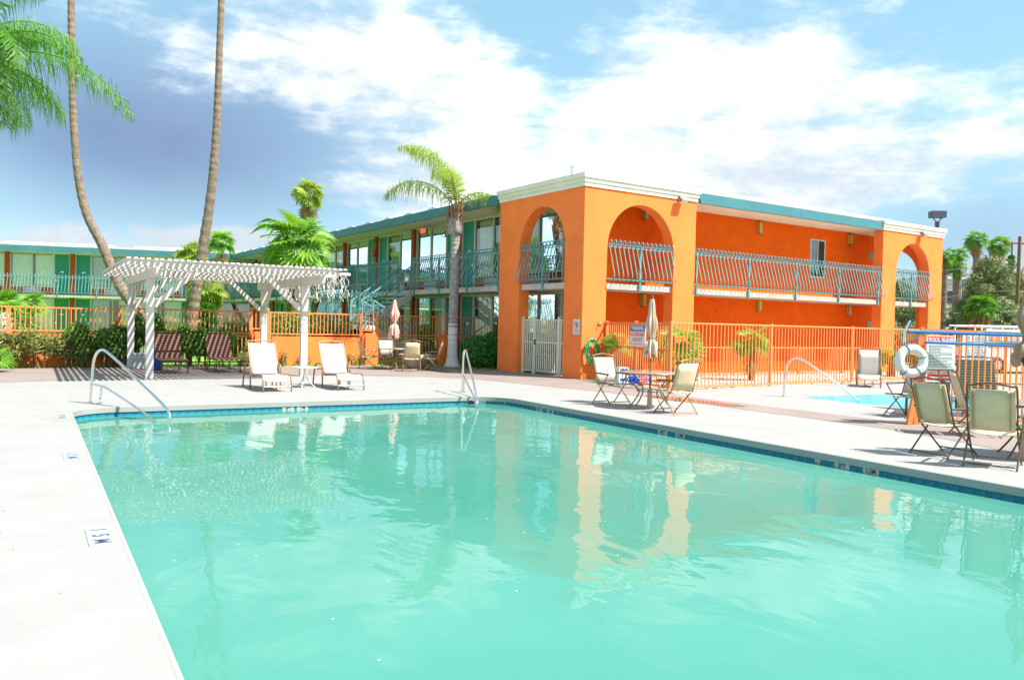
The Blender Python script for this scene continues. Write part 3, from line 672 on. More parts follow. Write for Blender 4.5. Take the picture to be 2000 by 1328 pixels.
# pergola
pg = thing('pergola', 'weathered white slatted pergola on four posts with diagonal braces', 'pergola', (0, 0, 0), PH)
XL, XR, YF, YB = 2.74, 6.90, 23.45, 28.2
for x, y in ((XL, YF), (XR, YF), (XL, YB), (XR, YB)): MB().bx(x - .095, x + .095, y - .095, y + .095, .0, 2.70).build('post', M_white, pg)
for x in (XL, XR): MB().bx(x - .07, x + .07, 21.7, 28.9, 2.66, 2.90).build('beam', M_white, pg)
for y in (YF, YB): MB().bx(2.2, 7.5, y - .045, y + .045, 2.902, 2.98).build('header_beam', M_white, pg)
for i in range(7): 
    y = 21.5 + i * 1.2
    if min(abs(y - YF), abs(y - YB)) > .2: MB().bx(1.95, 7.6, y - .03, y + .03, 2.904, 2.975).build('purlin', M_white, pg)
for i in range(37):
    x = 1.98 + i * .147; q = rnd.uniform(-.012, .012)
    MB().bar((x + q, 20.95 + rnd.uniform(-.05, .05), 3.03 + .0 * q), (x + rnd.uniform(-.02, .02), 29.0 + rnd.uniform(-.06, .06), 3.03 + rnd.uniform(-.01, .01)), .084, .04).build('slat', M_white, pg)
for x in (XL, XR):
    for y, s_ in ((YF, 1), (YB, -1)): MB().bar((x, y + s_ * .1, 1.95), (x, y + s_ * .95, 2.72), .07, .13).build('brace', M_white, pg)
for y in (YF, YB):
    for x, s_ in ((XL, 1), (XR, -1)): MB().bar((x + s_ * .1, y, 1.95), (x + s_ * 1.15, y, 2.91), .07, .13).build('brace', M_white, pg)
sl = thing('string_lights', 'tangle of white icicle light strings hanging off the pergola roof edge', 'string lights', (0, 0, 0), PH); q = random.Random(4)
for i in range(150):
    x = 7.38 + q.uniform(-.04, .04) if i < 105 else q.uniform(2.2, 7.4); y = q.uniform(21, 28) if i < 105 else (YB + .1); z = 2.98 if i < 105 else 2.88
    pts = [(x, y, z)]; L = q.uniform(.25, .75) if i < 105 else q.uniform(.1, .45)
    while z > 2.98 - L: z -= .08; pts.append((x + q.uniform(-.06, .06), y + q.uniform(-.06, .06), z))
    MB().tube(pts, .007, 4).build('light_string', M_white, sl)

# ================================================================== FURNITURE
def curve3(pts, n=5):
    out_ = []; p = [Vector(q) for q in pts]
    for i in range(len(p) - 1):
        p0, p1, p2, p3 = p[max(i - 1, 0)], p[i], p[i + 1], p[min(i + 2, len(p) - 1)]
        for k in range(n):
            t_ = k / n; out_.append(.5 * ((2 * p1) + (-p0 + p2) * t_ + (2 * p0 - 5 * p1 + 4 * p2 - p3) * t_ ** 2 + (-p0 + 3 * p1 - 3 * p2 + p3) * t_ ** 3))
    return out_ + [p[-1]]
def sling(path, x0, x1, th=.012, sag=.02, n=6):
    """cloth stretched across x between side rails following path (y, z)"""
    m = MB(); vs = []; k = len(path)
    for y, z in path:
        for i in range(n + 1):
            t_ = i / n; s_ = sag * (1 - (2 * t_ - 1) ** 2); vs.append((x0 + (x1 - x0) * t_, y, z - s_))
    top = len(vs); vs += [(a, b - .0, c - th) for a, b, c in vs]; fs = []
    for j in range(k - 1):
        for i in range(n):
            a = j * (n + 1) + i; fs += [(a, a + 1, a + n + 2, a + n + 1), (a + top, a + n + 1 + top, a + n + 2 + top, a + 1 + top)]
    for j in range(k - 1):
        for a in (j * (n + 1), j * (n + 1) + n): fs.append((a, a + n + 1, a + n + 1 + top, a + top))
    for i in range(n):
        for j in (0, (k - 1) * (n + 1)): fs.append((i + j, i + 1 + j, i + 1 + j + top, i + j + top))
    return m.add(vs, fs)
def make_chair(loc, face, label, group, cloth=M_beige, frame=M_bronze, band=None, back_sag=.03):
    c = thing('patio_chair', label, 'chair', loc, facing(face), group); h = .27
    sling([(-.20, .43), (-.05, .415), (.12, .42), (.26, .445)], -h + .02, h - .02).build('seat', cloth, c, True)
    bp = [(-.19, .46), (-.24, .62), (-.30, .82), (-.35, .985)]
    m = MB(); vs = []; n = 6
    for y, z in bp:
        for i in range(n + 1): t_ = i / n; vs.append((-h + .02 + (2 * h - .04) * t_, y - back_sag * (1 - (2 * t_ - 1) ** 2), z))
    k = len(vs); vs += [(a, b - .012, d) for a, b, d in vs]; fs = []
    for j in range(3):
        for i in range(n): a = j * (n + 1) + i; fs += [(a, a + 1, a + n + 2, a + n + 1), (a + k, a + n + 1 + k, a + n + 2 + k, a + 1 + k)]
        for a in (j * (n + 1), j * (n + 1) + n): fs.append((a, a + n + 1, a + n + 1 + k, a + k))
    for i in range(n):
        for j in (0, 3 * (n + 1)): fs.append((i + j, i + 1 + j, i + 1 + j + k, i + j + k))
    bk_ = m.add(vs, fs).build('backrest', cloth, c, True)
    if band:
        for s_ in (-1, 1): MB().bar((s_ * .215, -.222, .47), (s_ * .215, -.372, .98), .075, .006, (1, 0, 0)).build('backrest_band', band, bk_)
    MB().tube(curve3([(-h, -.185, .44), (-h, -.36, .99), (-h + .05, -.385, 1.03), (0, -.40, 1.065), (h - .05, -.385, 1.03), (h, -.36, .99), (h, -.185, .44)]), .012, 6).build('back_frame', frame, c, True)
    for s_ in (-1, 1):
        x = s_ * h
        MB().tube([(x, .31, 0), (x, -.185, .45)], .012, 6).build('front_leg', frame, c)
        MB().tube([(x + s_ * .02, -.33, 0), (x + s_ * .02, .0, .36), (x + s_ * .02, .20, .63)], .012, 6).build('rear_leg', frame, c)
        MB().tube([(x + s_ * .015, -.27, .66), (x + s_ * .015, -.05, .655), (x + s_ * .015, .22, .645)], [.014, .022, .018], 6).build('armrest', M_bronzd, c)
        MB().tube([(x, -.20, .43), (x, .27, .45)], .011, 6).build('seat_rail', frame, c)
    for y, z in ((.255, .07), (-.30, .04), (.27, .45)): MB().tube([(-h, y, z), (h, y, z)], .010, 6).build('stretcher', frame, c)
    return c
gN, gF, gR = 'chairs around the near umbrella table', 'chairs around the far umbrella table', 'chairs by the right edge table'
make_chair((2.18, 17.22, 0), (.5, -.87), 'cream sling chair left of the near umbrella table', gN, M_sling)
make_chair((3.2, 15.62, 0), (-.5, .87), 'beige sling chair right of the near umbrella table seen from behind', gN, M_beige)
make_chair((-4.98, 28.0, 0), (.9, .35), 'sling chair at the left of the far table, back to the orange pillar', gF)
make_chair((-4.45, 28.75, 0), (.35, -.9), 'sunlit pale sling chair behind the far table, facing the pool', gF, M_sling)
make_chair((-3.38, 27.15, 0), (-.2, .97), 'beige sling chair with its back to the pool at the far table', gF)
make_chair((-2.72, 27.75, 0), (-.93, .1), 'beige sling chair beside the orange pillar and palm trunk', gF)
make_chair((5.98, 11.02, 0), (.92, .40), 'olive beige sling chair beside the pool rules sign, near the pool edge', gR, M_beige, M_bronzd, M_beiged)
make_chair((6.16, 10.2, 0), (.62, .78), 'largest olive beige sling chair, at the right edge by brown umbrella', gR, M_beige, M_bronzd, M_beiged)
make_chair((7.85, 15.95, 0), (-.9, -.35), 'dark framed sling chair half hidden behind the orange sign post', gR, M_beige, M_bronzd)
make_chair((7.66, 13.2, 0), (.96, -.25), 'sling chair behind the two big chairs, its arched top showing between them', gR, M_beige, M_bronzd)

def make_chaise(loc, face, label, group, cloth=M_sling, frame=M_bronze, L=1.88, back=None):
    c = thing('sling_lounger', label, 'lounge chair', loc, facing(face), group); h = .32
    sling([(-.20, .35), (.1, .33), (.5, .35), (.72, .37), (.84, .345), (.92, .26)], -h + .015, h - .015, .014, .025).build('seat', cloth, c, True)
    by, bz = back or (-.60, 1.08)
    m = MB(); pth = [(-.19 + (by + .19) * t_, .37 + (bz - .37) * t_) for t_ in (0, .33, .66, 1)]
    m = sling([(y, z) for y, z in pth], -h + .015, h - .015, .016, .02); m.build('backrest', cloth, c, True)
    MB().tube(curve3([(-h, -.18, .35), (-h, by, bz), (-h + .06, by - .02, bz + .03), (0, by - .035, bz + .055), (h - .06, by - .02, bz + .03), (h, by, bz), (h, -.18, .35)], 4), .017, 6).build('back_frame', frame, c, True)
    for s_ in (-1, 1):
        x = s_ * h
        MB().tube(curve3([(x, -.22, .34), (x, .1, .335), (x, .68, .375), (x, .86, .34), (x, .94, .2), (x, .96, 0)]), .017, 6).build('side_rail', frame, c, True)
        MB().tube(curve3([(x + s_ * .035, -.90, 0), (x + s_ * .035, -.78, .40), (x + s_ * .035, -.62, .56), (x + s_ * .035, -.30, .57), (x + s_ * .035, -.16, .50), (x + s_ * .035, -.12, 0)]), .019, 6).build('arm', frame, c, True)
    for y, z in ((.955, .12), (-.12, .3), (-.74, .42)): MB().tube([(-h, y, z), (h, y, z)], .013, 6).build('stretcher', frame, c)
    for x in (-.12, .12): MB().tube([(x, .4, .0), (x, .4, .34)], .014, 6).build('centre_leg', frame, c)
    return c
gL = 'cream sling loungers on the deck'
make_chaise((-5.80, 19.08, 0), -PU, 'cream sling lounger left of the round white side table', gL)
make_chaise((-4.30, 19.95, 0), -PU, 'cream sling lounger right of the round white side table', gL)
make_chaise((11.15, 25.05, 0), (-.40, -.92), 'beige sling lounger alone by the corner of the orange fence', gL, back=(-.36, 1.12))
def make_strap(loc, face, label, group, sm=M_strap, frame=M_bronzd):
    c = thing('strap_lounger', label, 'lounge chair', loc, facing(face), group); h = .31
    by, bz, b0, z0 = -.72, .98, -.28, .34
    for s_ in (-1, 1):
        x = s_ * h
        MB().tube([(x, b0, z0), (x, .98, z0)], .014, 6).build('side_rail', frame, c)
        for y in (.80, -.55): MB().tube(curve3([(x, y + .13, z0), (x, y + .10, .06), (x, y + .05, .012), (x, y - .05, .012), (x, y - .10, .06), (x, y - .13, z0)], 4), .013, 6).build('leg', frame, c, True)
    for a_, b_ in (((-h, .98, z0), (h, .98, z0)), ((-h, -.68, z0 - .02), (h, -.68, z0 - .02)), ((-h, b0, z0), (-h, -.70, z0 - .02)), ((h, b0, z0), (h, -.70, z0 - .02))): MB().tube([a_, b_], .013, 6).build('stretcher', frame, c)
    MB().tube(curve3([(-h, b0, z0), (-h, by, bz), (-h + .06, by - .02, bz + .04), (h - .06, by - .02, bz + .04), (h, by, bz), (h, b0, z0)], 4), .014, 6).build('back_frame', frame, c, True)
    d = Vector((0, by - b0, bz - z0)); n_ = Vector((0, -d.z, d.y)).normalized()
    for i in range(13):
        p = Vector((0, b0, z0)) + d * ((i + .6) / 13.3); q = d.normalized() * .0225
        MB().bar(p - Vector((h + .012, 0, 0)) , p + Vector((h + .012, 0, 0)), .047, .036, d).build('strap', sm, c)
    for i in range(20):
        y = b0 + .06 + i * .061; MB().bx(-h - .012, h + .012, y, y + .05, z0 - .018, z0 + .018).build('strap', sm, c)
    c.scale = (1.14,) * 3
    return c
make_strap((-10.28, 24.2, 0), -PU, 'brown strap lounger next to the left front pergola post', 'brown strap loungers under the pergola')
make_strap((-9.1, 25.25, 0), -PU, 'brown strap lounger under the pergola, the one farther from the post', 'brown strap loungers under the pergola')
make_strap((8.75, 16.8, 0), (-.5, -.85), 'dark green strap lounger seen through the fence behind the rules sign', 'green strap loungers behind the fence', M_gstrap)
make_strap((9.9, 17.0, 0), (-.4, -.9), 'dark green strap lounger seen through the fence near the right edge', 'green strap loungers behind the fence', M_gstrap)

t_ = thing('side_table', 'small round white side table between the two cream loungers', 'side table', (-5.07, 19.72, 0))
MB().lathe([(.01, .47), (.29, .47), (.31, .48), (.31, .495), (.29, .50), (.01, .50)], 28).build('table_top', M_white, t_)
for k in range(3):
    a = k * 2.094 + .5; MB().tube(curve3([(.03 * math.cos(a), .03 * math.sin(a), .47), (.035 * math.cos(a), .035 * math.sin(a), .28), (.12 * math.cos(a), .12 * math.sin(a), .13), (.26 * math.cos(a), .26 * math.sin(a), 0)], 4), .013, 6).build('leg', M_white, t_, True)
def patio_table(loc, label, r=.62, frame=M_bronze):
    t_ = thing('patio_table', label, 'table', loc, .4, 'round umbrella tables on the deck')
    MB().lathe([(.035, .715), (r - .02, .715), (r, .722), (r, .742), (r - .02, .748), (.035, .748)], 36).build('table_top', mat('table_glass', (.34, .32, .30), .12, .05) if 'table_glass' not in MATS else MATS['table_glass'], t_)
    MB().tube([(r * math.cos(i * .1745), r * math.sin(i * .1745), .732) for i in range(37)], .014, 6).build('rim', frame, t_)
    for k in range(4):
        a = k * math.pi / 2; q = lambda rr, z: (rr * math.cos(a), rr * math.sin(a), z)
        MB().tube(curve3([q(r - .06, .715), q(r - .05, .60), q(.30, .42), q(.27, .30), q(.42, .10), q(r - .08, 0)], 4), .014, 6).build('leg', frame, t_, True)
    MB().tube([(.28 * math.cos(i * .3927), .28 * math.sin(i * .3927), .36) for i in range(17)], .01, 5).build('brace_ring', frame, t_)
patio_table((2.86, 16.52, 0), 'round glass patio table with the closed beige umbrella'); patio_table((-4.10, 27.95, 0), 'round patio table with the closed pink umbrella by orange wall', .58); patio_table((7.15, 10.95, 0), 'patio table at the right edge behind the big chairs', .6, M_bronzd)
def umbrella(loc, label, cloth, pole, top, tie, low, rmax, seed, base_m, tilt=(0, 0)):
    q = random.Random(seed); t_ = thing('patio_umbrella', label, 'umbrella', loc, 0, 'closed umbrellas standing in the tables')
    t_.rotation_euler = (tilt[0], tilt[1], q.random())
    MB().tube([(0, 0, .04), (0, 0, top - .03)], .02, 8).build('pole', pole, t_)
    prof = [(.03, top - .02), (.05, top - .12), (rmax * .62, top - .35), (rmax * .95, top - (top - tie) * .62), (rmax * .82, tie + .18), (.055, tie), (rmax * .95, tie - .14), (rmax * 1.15, low + .10), (rmax * .95, low)]
    m = MB(); n = 48; vs = []; ph = [q.uniform(.75, 1.25) for _ in range(9)]
    for j, (r_, z) in enumerate(curve3([(a, 0, b) for a, b in prof], 3) and [(p.x, p.z) for p in curve3([(a, 0, b) for a, b in prof], 3)]):
        for k in range(n):
            a = 2 * math.pi * k / n; f_ = 1 + .30 * math.sin(8 * a + .5 * math.sin(z * 4)) * ph[int(8 * k / n)] * min(1, r_ / rmax * 1.2) + .12 * math.sin(3 * a + z * 5)
            zz = z + (.07 * math.sin(4 * a) if z < tie - .1 else 0); vs.append((r_ * f_ * math.cos(a), r_ * f_ * math.sin(a), zz))
    k_ = len(vs) // n
    m.add(vs, [(j * n + i, j * n + (i + 1) % n, (j + 1) * n + (i + 1) % n, (j + 1) * n + i) for j in range(k_ - 1) for i in range(n)]); m.raw = True
    m.build('canopy', cloth, t_, True)
    MB().lathe([(.062, -.02), (.07, 0), (.062, .02)], 12, (0, 0, tie)).build('tie', mat('green_tie', (.03, .2, .14), .7, 0) if 'green_tie' not in MATS else MATS['green_tie'], t_)
    MB().lathe([(.035, top - .03), (.04, top), (.02, top + .03)], 10).build('finial', M_black, t_)
    MB().lathe([(.13, 0), (.13, .04), (.06, .06), (.05, .10), (.05, .38), (.03, .39)], 18).build('base', base_m, t_)
umbrella((2.86, 16.52, 0), 'closed beige umbrella tied in the middle at the near table', M_canvas, M_wood, 2.28, 1.44, 1.10, .105, 1, M_canvas)
umbrella((-4.10, 27.95, 0), 'closed pale pink umbrella at the far table', M_canvasp, M_wood, 2.46, 1.62, 1.12, .13, 2, M_bronze)
umbrella((6.98, 10.88, 0), 'closed brown umbrella on a dark pole at the right edge', M_canvasb, M_black, 2.45, 1.62, 1.30, .13, 3, M_canvas)
t_ = thing('bowl_planter', 'large pebbled concrete bowl planter behind the far table chairs', 'planter', (-3.45, 28.75, 0))
MB().lathe([(.28, 0), (.34, .05), (.58, .36), (.62, .50), (.58, .52), (.54, .44), (.1, .40)], 24).build('bowl', M_planter, t_, True)
t_ = thing('litter_bin', 'grey plastic bin between the left pergola posts', 'bin', G(270, 719))
MB().add(*(lambda a, b, h: ([(-a, -a, 0), (a, -a, 0), (a, a, 0), (-a, a, 0), (-b, -b, h), (b, -b, h), (b, b, h), (-b, b, h)], [(0, 3, 2, 1), (4, 5, 6, 7), (0, 1, 5, 4), (1, 2, 6, 5), (2, 3, 7, 6), (3, 0, 4, 7)]))(.15, .19, .44)).build('body', M_bin, t_, False, (0, 0, 0), PH)
MB().bx(-.21, .21, -.21, .21, .44, .475).build('rim', M_bin, t_, False, (0, 0, 0), PH)
t_ = thing('beach_bag', 'dark blue bag standing behind the left front pergola post', 'bag', (-10.98, 24.75, 0), .5)
MB().lathe([(.15, 0), (.20, .04), (.23, .3), (.21, .62), (.13, .74)], 14).build('bag_body', M_blue, t_, True).scale = (1, .6, 1)
for s_ in (-1, 1): MB().tube(curve3([(-.12, s_ * .08, .7), (-.08, s_ * .09, .92), (.08, s_ * .09, .92), (.12, s_ * .08, .7)], 5), .014, 5).build('handle', M_bluep, t_, True)
# hand rails of stainless pipe
def pool_rail(label, pts, low=None, strut=None):
    t_ = thing('pool_handrail', label, 'handrail', (0, 0, 0), PH, 'steel handrails at the pools')
    MB().tube(curve3(pts, 6), .024, 10).build('rail', M_steel, t_, True)
    if low: MB().tube(curve3(low, 6), .02, 10).build('lower_rail', M_steel, t_, True)
    if strut: MB().tube(strut, .02, 10).build('strut', M_steel, t_, True)
    for p in [pts[0]] + ([strut[0]] if strut else []): MB().lathe([(.055, 0), (.055, .012), (.03, .02)], 14, (p[0], p[1], .001)).build('base_flange', M_steel, t_)
pool_rail('steel handrail with a lower branch at the left pool steps', [(.98, 17.02, 0), (1.0, 17.0, .40), (1.03, 16.95, .82), (1.12, 16.8, 1.0), (1.27, 16.55, .93), (1.75, 15.55, .40), (2.02, 14.95, .08), (2.06, 14.8, -.08), (1.98, 14.78, -.25)],
          [(1.0, 17.0, .36), (1.16, 16.7, .33), (1.26, 16.5, .28), (1.7, 15.4, -.02), (1.92, 14.85, -.22)], [(1.13, 16.84, 0), (1.15, 16.76, .33)])
pool_rail('steel handrail in the middle of the far pool edge', [(9.02, 17.35, 0), (9.0, 17.3, .5), (8.97, 17.22, .9), (8.92, 17.05, 1.02), (8.82, 16.75, .90), (8.48, 15.75, .30), (8.36, 15.4, .02), (8.33, 15.3, -.1), (8.35, 15.35, -.25)],
          [(9.0, 17.3, .40), (8.93, 17.1, .36), (8.78, 16.6, .22), (8.5, 15.75, -.02), (8.42, 15.5, -.2)], [(8.96, 17.15, 0), (8.95, 17.12, .37)])
pool_rail('single bend steel handrail at the small spa pool', [(16.33, 13.85, 0), (16.33, 13.82, .5), (16.35, 13.75, .85), (16.42, 13.6, .97), (16.52, 13.4, .92), (16.85, 12.7, .40), (17.06, 12.3, .05), (17.12, 12.2, -.15)])

# hoses
t_ = thing('garden_hose', 'green garden hose coiled on a hook of the sunlit orange pillar', 'hose', B(.32, -.10, 1.18), TH)
q = random.Random(2); pts = []
for i in range(190):
    a = i * .21; rx, rz_ = .225 + .06 * math.sin(i * .041 + 1), .33 + .075 * math.sin(i * .029); pts.append((rx * math.sin(a) + .008 * math.sin(i * .3), -.02 - .05 * math.sin(i * .37) ** 2, -.30 + rz_ * math.cos(a) * 1.0))
MB().tube(pts, .018, 6).build('coil', M_green, t_, True); MB().tube([(.15, -.02, -.5), (.3, -.05, -.9), (.35, -.1, -1.14), (.15, -.3, -1.16), (-.2, -.35, -1.16)], .016, 6).build('hose_tail', M_green, t_, True)
MB().tube([(0, .1, .0), (0, -.08, .0), (0, -.12, .06)], .02, 6).build('hook', M_bronze, t_)
t_ = thing('blue_hose', 'blue hose coiled on the deck behind the near table', 'hose', G(1240, 750), .3)
pts = [((.34 + .07 * math.sin(i * .17)) * math.cos(i * .25), (.30 + .05 * math.sin(i * .11)) * math.sin(i * .25), .04 + .19 * i / 170 + .015 * math.sin(i * .9)) for i in range(170)]
MB().tube(pts, .026, 6).build('coil', M_blue, t_, True)
t_ = thing('pool_supply_box', 'white carton with a blue label behind the near cream chair', 'box', G(1213, 752), .5)
MB().bx(-.17, .17, -.12, .12, 0, .52).build('carton', M_signw, t_); MB().bx(-.13, .13, -.124, -.12, .36, .47).build('label_patch', M_signb, t_); MB().bx(-.13, .13, -.124, -.12, .12, .2).build('label_patch', M_bluep, t_)

# sign frame with life ring, poles and pool rules
sf = thing('sign_post', 'orange square sign post with a leaning brace holding ring and rules sign', 'sign post', (7.33, 14.62, 0))
MB().bar((.06, .02, 0), (.10, .02, 1.70), .10).build('post', M_railor, sf); MB().bar((-.10, -.06, 0), (.04, -.03, .72), .085).build('brace', M_railor, sf)
MB().bx(.02, .70, .03, .07, 1.50, 1.56).build('cross_bar', M_railor, sf); MB().bx(.02, .70, .03, .07, .90, .95).build('cross_bar', M_railor, sf)
sg = thing('pool_rules_sign', 'large white POOL RULES and POOL HOURS sign with red bands', 'sign', (7.76, 14.55, 1.21), R(6))
MB().bx(-.275, .275, -.008, .008, -.42, .42).build('plate', M_signw, sg)
MB().bx(-.25, .25, -.010, -.008, .28, .40).build('header_band', M_red, sg); MB().bx(-.25, .25, -.010, -.008, -.39, -.19).build('hours_band', M_red, sg)
text('POOL RULES', .095, M_signw, sg, (0, -.0115, .34), (R(90), 0, 0), 'lettering', .004, sx=.88); text('POOL HOURS', .09, M_signw, sg, (0, -.0115, -.25), (R(90), 0, 0), 'lettering', .004, sx=.88)
m = MB(); q = random.Random(8)
for i in range(15):
    x = -.23; z = .235 - i * .027; e = q.choice((.2, .1, .22, -.02, .21))
    while x < e: w_ = q.uniform(.02, .06); m.bx(x, min(x + w_, .235), -.0098, -.008, z - .006, z + .006); x += w_ + .012
stuff(m.build('fine_print', M_navy, sg))
m = MB()
for a, b in ((-.2, -.03), (.05, .2)): m.bx(a, b, -.012, -.010, -.35, -.325)
m.bx(-.015, .035, -.012, -.010, -.345, -.33); m.build('hours_print', M_signw, sg)
text('TO', .03, M_signw, sg, (.01, -.0125, -.30), (R(90), 0, 0), 'lettering')
MB().bx(.19, .22, -.010, -.008, -.412, -.395).build('maker_mark', M_signb, sg)
lr = thing('life_ring', 'white life ring hanging on the orange sign post', 'life ring', (7.18, 14.44, 1.165), R(4))
m = MB(); n = 36; pts = [(.222 * math.cos(2 * math.pi * i / n), 0, .222 * math.sin(2 * math.pi * i / n)) for i in range(n + 1)]
m.tube(pts, .082, 14, False).build('ring', M_signw, lr, True)
for a in (2.0, 4.1, .35, 5.3): 
    c_, s_ = math.cos(a), math.sin(a); ux, uz = Vector((c_, 0, s_)), Vector((0, 1, 0)); o_ = ux * .222
    MB().tube([o_ + ux * (.087 * math.cos(i * .5236)) + uz * (.087 * math.sin(i * .5236)) for i in range(13)], .012, 5).build('band', mat('band_slate', (.12, .22, .28), .6, 0) if 'band_slate' not in MATS else MATS['band_slate'], lr)
MB().tube(curve3([(-.22, -.05, -.18), (-.15, -.10, -.36), (.03, -.11, -.42), (.2, -.08, -.26), (.27, -.05, -.2)], 5), .009, 5).build('grab_line', mat('purple_rope', (.10, .04, .25), .7, 0), lr, True)
MB().tube(curve3([(-.12, -.06, .28), (.0, -.08, .38), (.14, -.04, .45), (.22, 0, .46)], 5), .010, 5).build('grab_line', MATS['purple_rope'], lr, True)
t_ = thing('throw_rope', 'bundle of yellow throw rope looped over the sign post above the ring', 'rope', (7.30, 14.50, 1.60))
m = MB(); q = random.Random(5)
for k in range(9): m.tube(curve3([(-.10 + q.uniform(-.05, .05), -.06, -.03 + q.uniform(-.04, .04)), (.02, -.08 + q.uniform(-.02, .02), .03 + q.uniform(-.02, .03)), (.12 + q.uniform(-.03, .03), -.03, .07 + q.uniform(-.03, .02))], 4), .012, 5)
m.build('rope_loops', M_yellow, t_, True)
t_ = thing('rope_coil', 'yellow rope coil seen through the hole of the life ring', 'rope', (7.24, 14.62, 1.14))
m = MB()
for k in range(6): m.tube([(.13 * math.cos(i * .42) * (.8 + .06 * k) , -.01 * k, .14 * math.sin(i * .42) * (.7 + .07 * k)) for i in range(16)], .011, 5)
m.build('rope_loops', M_yellow, t_, True)
t_ = thing('pool_pole', 'thick blue telescopic pole resting across the top of the sign', 'pool pole', (7.10, 14.42, 1.69), math.atan2(-.18, 3.3))
MB().tube([(0, 0, 0), (3.4, 0, -.035)], .032, 8).build('pole', M_bluep, t_); MB().tube([(1.35, .0, .045), (2.6, 0, .03)], .03, 8).build('white_grip', M_signw, t_)
t_ = thing('pool_pole', 'thinner dark blue telescopic pole across the middle of the sign', 'pool pole', (7.40, 14.40, 1.505), math.atan2(-.1, 3.1))
MB().tube([(0, 0, 0), (3.2, 0, -.055)], .026, 8).build('pole', M_bluep, t_); MB().tube([(1.05, 0, .03), (1.9, 0, .02)], .024, 8).build('grip', M_bin, t_)
t_ = thing('pool_brush', 'pale blue curved pool brush head on the end of the pole', 'pool brush', (7.05, 14.43, 1.64))
MB().tube(curve3([(0, 0, -.16), (-.01, 0, .02), (.02, 0, .12), (.07, 0, .22), (.09, 0, .24)], 5), .016, 6).build('brush_back', mat('pale_blue_plastic', (.30, .52, .68), .4, 0), t_, True)
MB().bar((-.02, 0, -.16), (-.015, -.02, .06), .012, .05).build('bristles', M_bin, t_)
t_ = thing('rules_sign', 'second white sign with a red band on the far fence', 'sign', D(1905, 672, 22.0), R(-4))
MB().bx(-.34, .34, -.008, .008, -.52, .36).build('plate', M_signw, t_); MB().bx(-.28, .28, -.011, -.008, .25, .34).build('header_band', M_red, t_)
m = MB(); q = random.Random(11)
for i in range(15):
    for x in (-.25, -.02, .14): m.bx(x, x + q.uniform(.06, .16), -.010, -.008, .18 - i * .043, .195 - i * .043)
stuff(m.build('fine_print', M_navy, t_))
# ================================================================== PLANTS
def fan_leaf(seed, n=18, spread=285, pet=1.0, droop=.25, cup=.25, tilt=.38):
    """unit fan leaf: petiole along +x of length pet, blade radius 1"""
    q = random.Random(seed); m = MB(); m.raw = True
    m.tube([(0, 0, 0), (pet * .5, 0, .03), (pet, 0, 0)], [.035, .022, .018], 4, False)
    ct, st_ = math.cos(tilt), math.sin(tilt); hub = Vector((pet, 0, 0)); da = R(spread) / n
    def pt(a, r, dz=0.0):
        z = cup * abs(math.sin(a / 2)) * r * .5 - droop * r ** 2.2 * (.5 + .5 * math.cos(a)) * .6 + dz; x = r * math.cos(a)
        return hub + Vector((x * ct + z * st_, r * math.sin(a), z * ct - x * st_))
    for i in range(n):
        a = -R(spread) / 2 + (i + .5) * da; L = (.80 + .20 * math.cos(a * .55)) * q.uniform(.88, 1.05); r1 = L * .48
        e0, e1 = a - da * .5, a + da * .5
        k = len(m.v)
        tip = pt(a + q.uniform(-.04, .04), L, -abs(q.gauss(.05, .10)) * droop * 3)
        vs = [hub, pt(e0, r1, -.012), pt(a, r1 * .98, .028), pt(e1, r1, -.012), pt(a - da * .24, L * .75, -.0), pt(a + da * .24, L * .75, 0.0), tip]
        m.add(vs, [(0, 1, 2), (0, 2, 3), (1, 4, 2), (2, 5, 3), (2, 4, 6), (2, 6, 5)])
    return m
FAN = [fan_leaf(s, 18, sp, 1.0, dr).mesh('frond', L_bright, False) for s, sp, dr in ((1, 290, .22), (2, 260, .4), (3, 300, .12))]
def recolor(ms, mm):
    out_ = []
    for me in ms: c = me.copy(); c.materials[0] = mm; out_.append(c)
    return out_
FAN_G, FAN_Y, FAN_D, FAN_DRY = recolor(FAN, L_frond), recolor(FAN, L_yel), recolor(FAN, L_deep), recolor(FAN, L_dry)
def orient(az, elv, roll, s):
    return (Matrix.Rotation(az, 4, 'Z') @ Matrix.Rotation(-elv, 4, 'Y') @ Matrix.Rotation(roll, 4, 'X') @ Matrix.Diagonal((s, s, s, 1)))
def trunk_mesh(pts, radii, ring=.22, amp=.06, seg=8, seed=0, n=10):
    q = random.Random(seed); P_ = curve3(pts, seg); k = len(P_); out_p, out_r = [], []
    import bisect
    rr = [radii[0] + (radii[-1] - radii[0]) * i / (k - 1) if len(radii) == 2 else np.interp(i / (k - 1), np.linspace(0, 1, len(radii)), radii) for i in range(k)]
    L = 0
    for i in range(k - 1):
        a, b = P_[i], P_[i + 1]; d = (b - a).length; ns = max(1, int(d / (ring / 2)))
        for j in range(ns):
            t_ = j / ns; out_p.append(a + (b - a) * t_); r_ = rr[i] + (rr[i + 1] - rr[i]) * t_
            out_r.append(r_ * (1 + (amp if len(out_r) % 2 else -amp * .3) * q.uniform(.4, 1.3)))
    out_p.append(P_[-1]); out_r.append(rr[-1])
    return MB().tube(out_p, out_r, n)
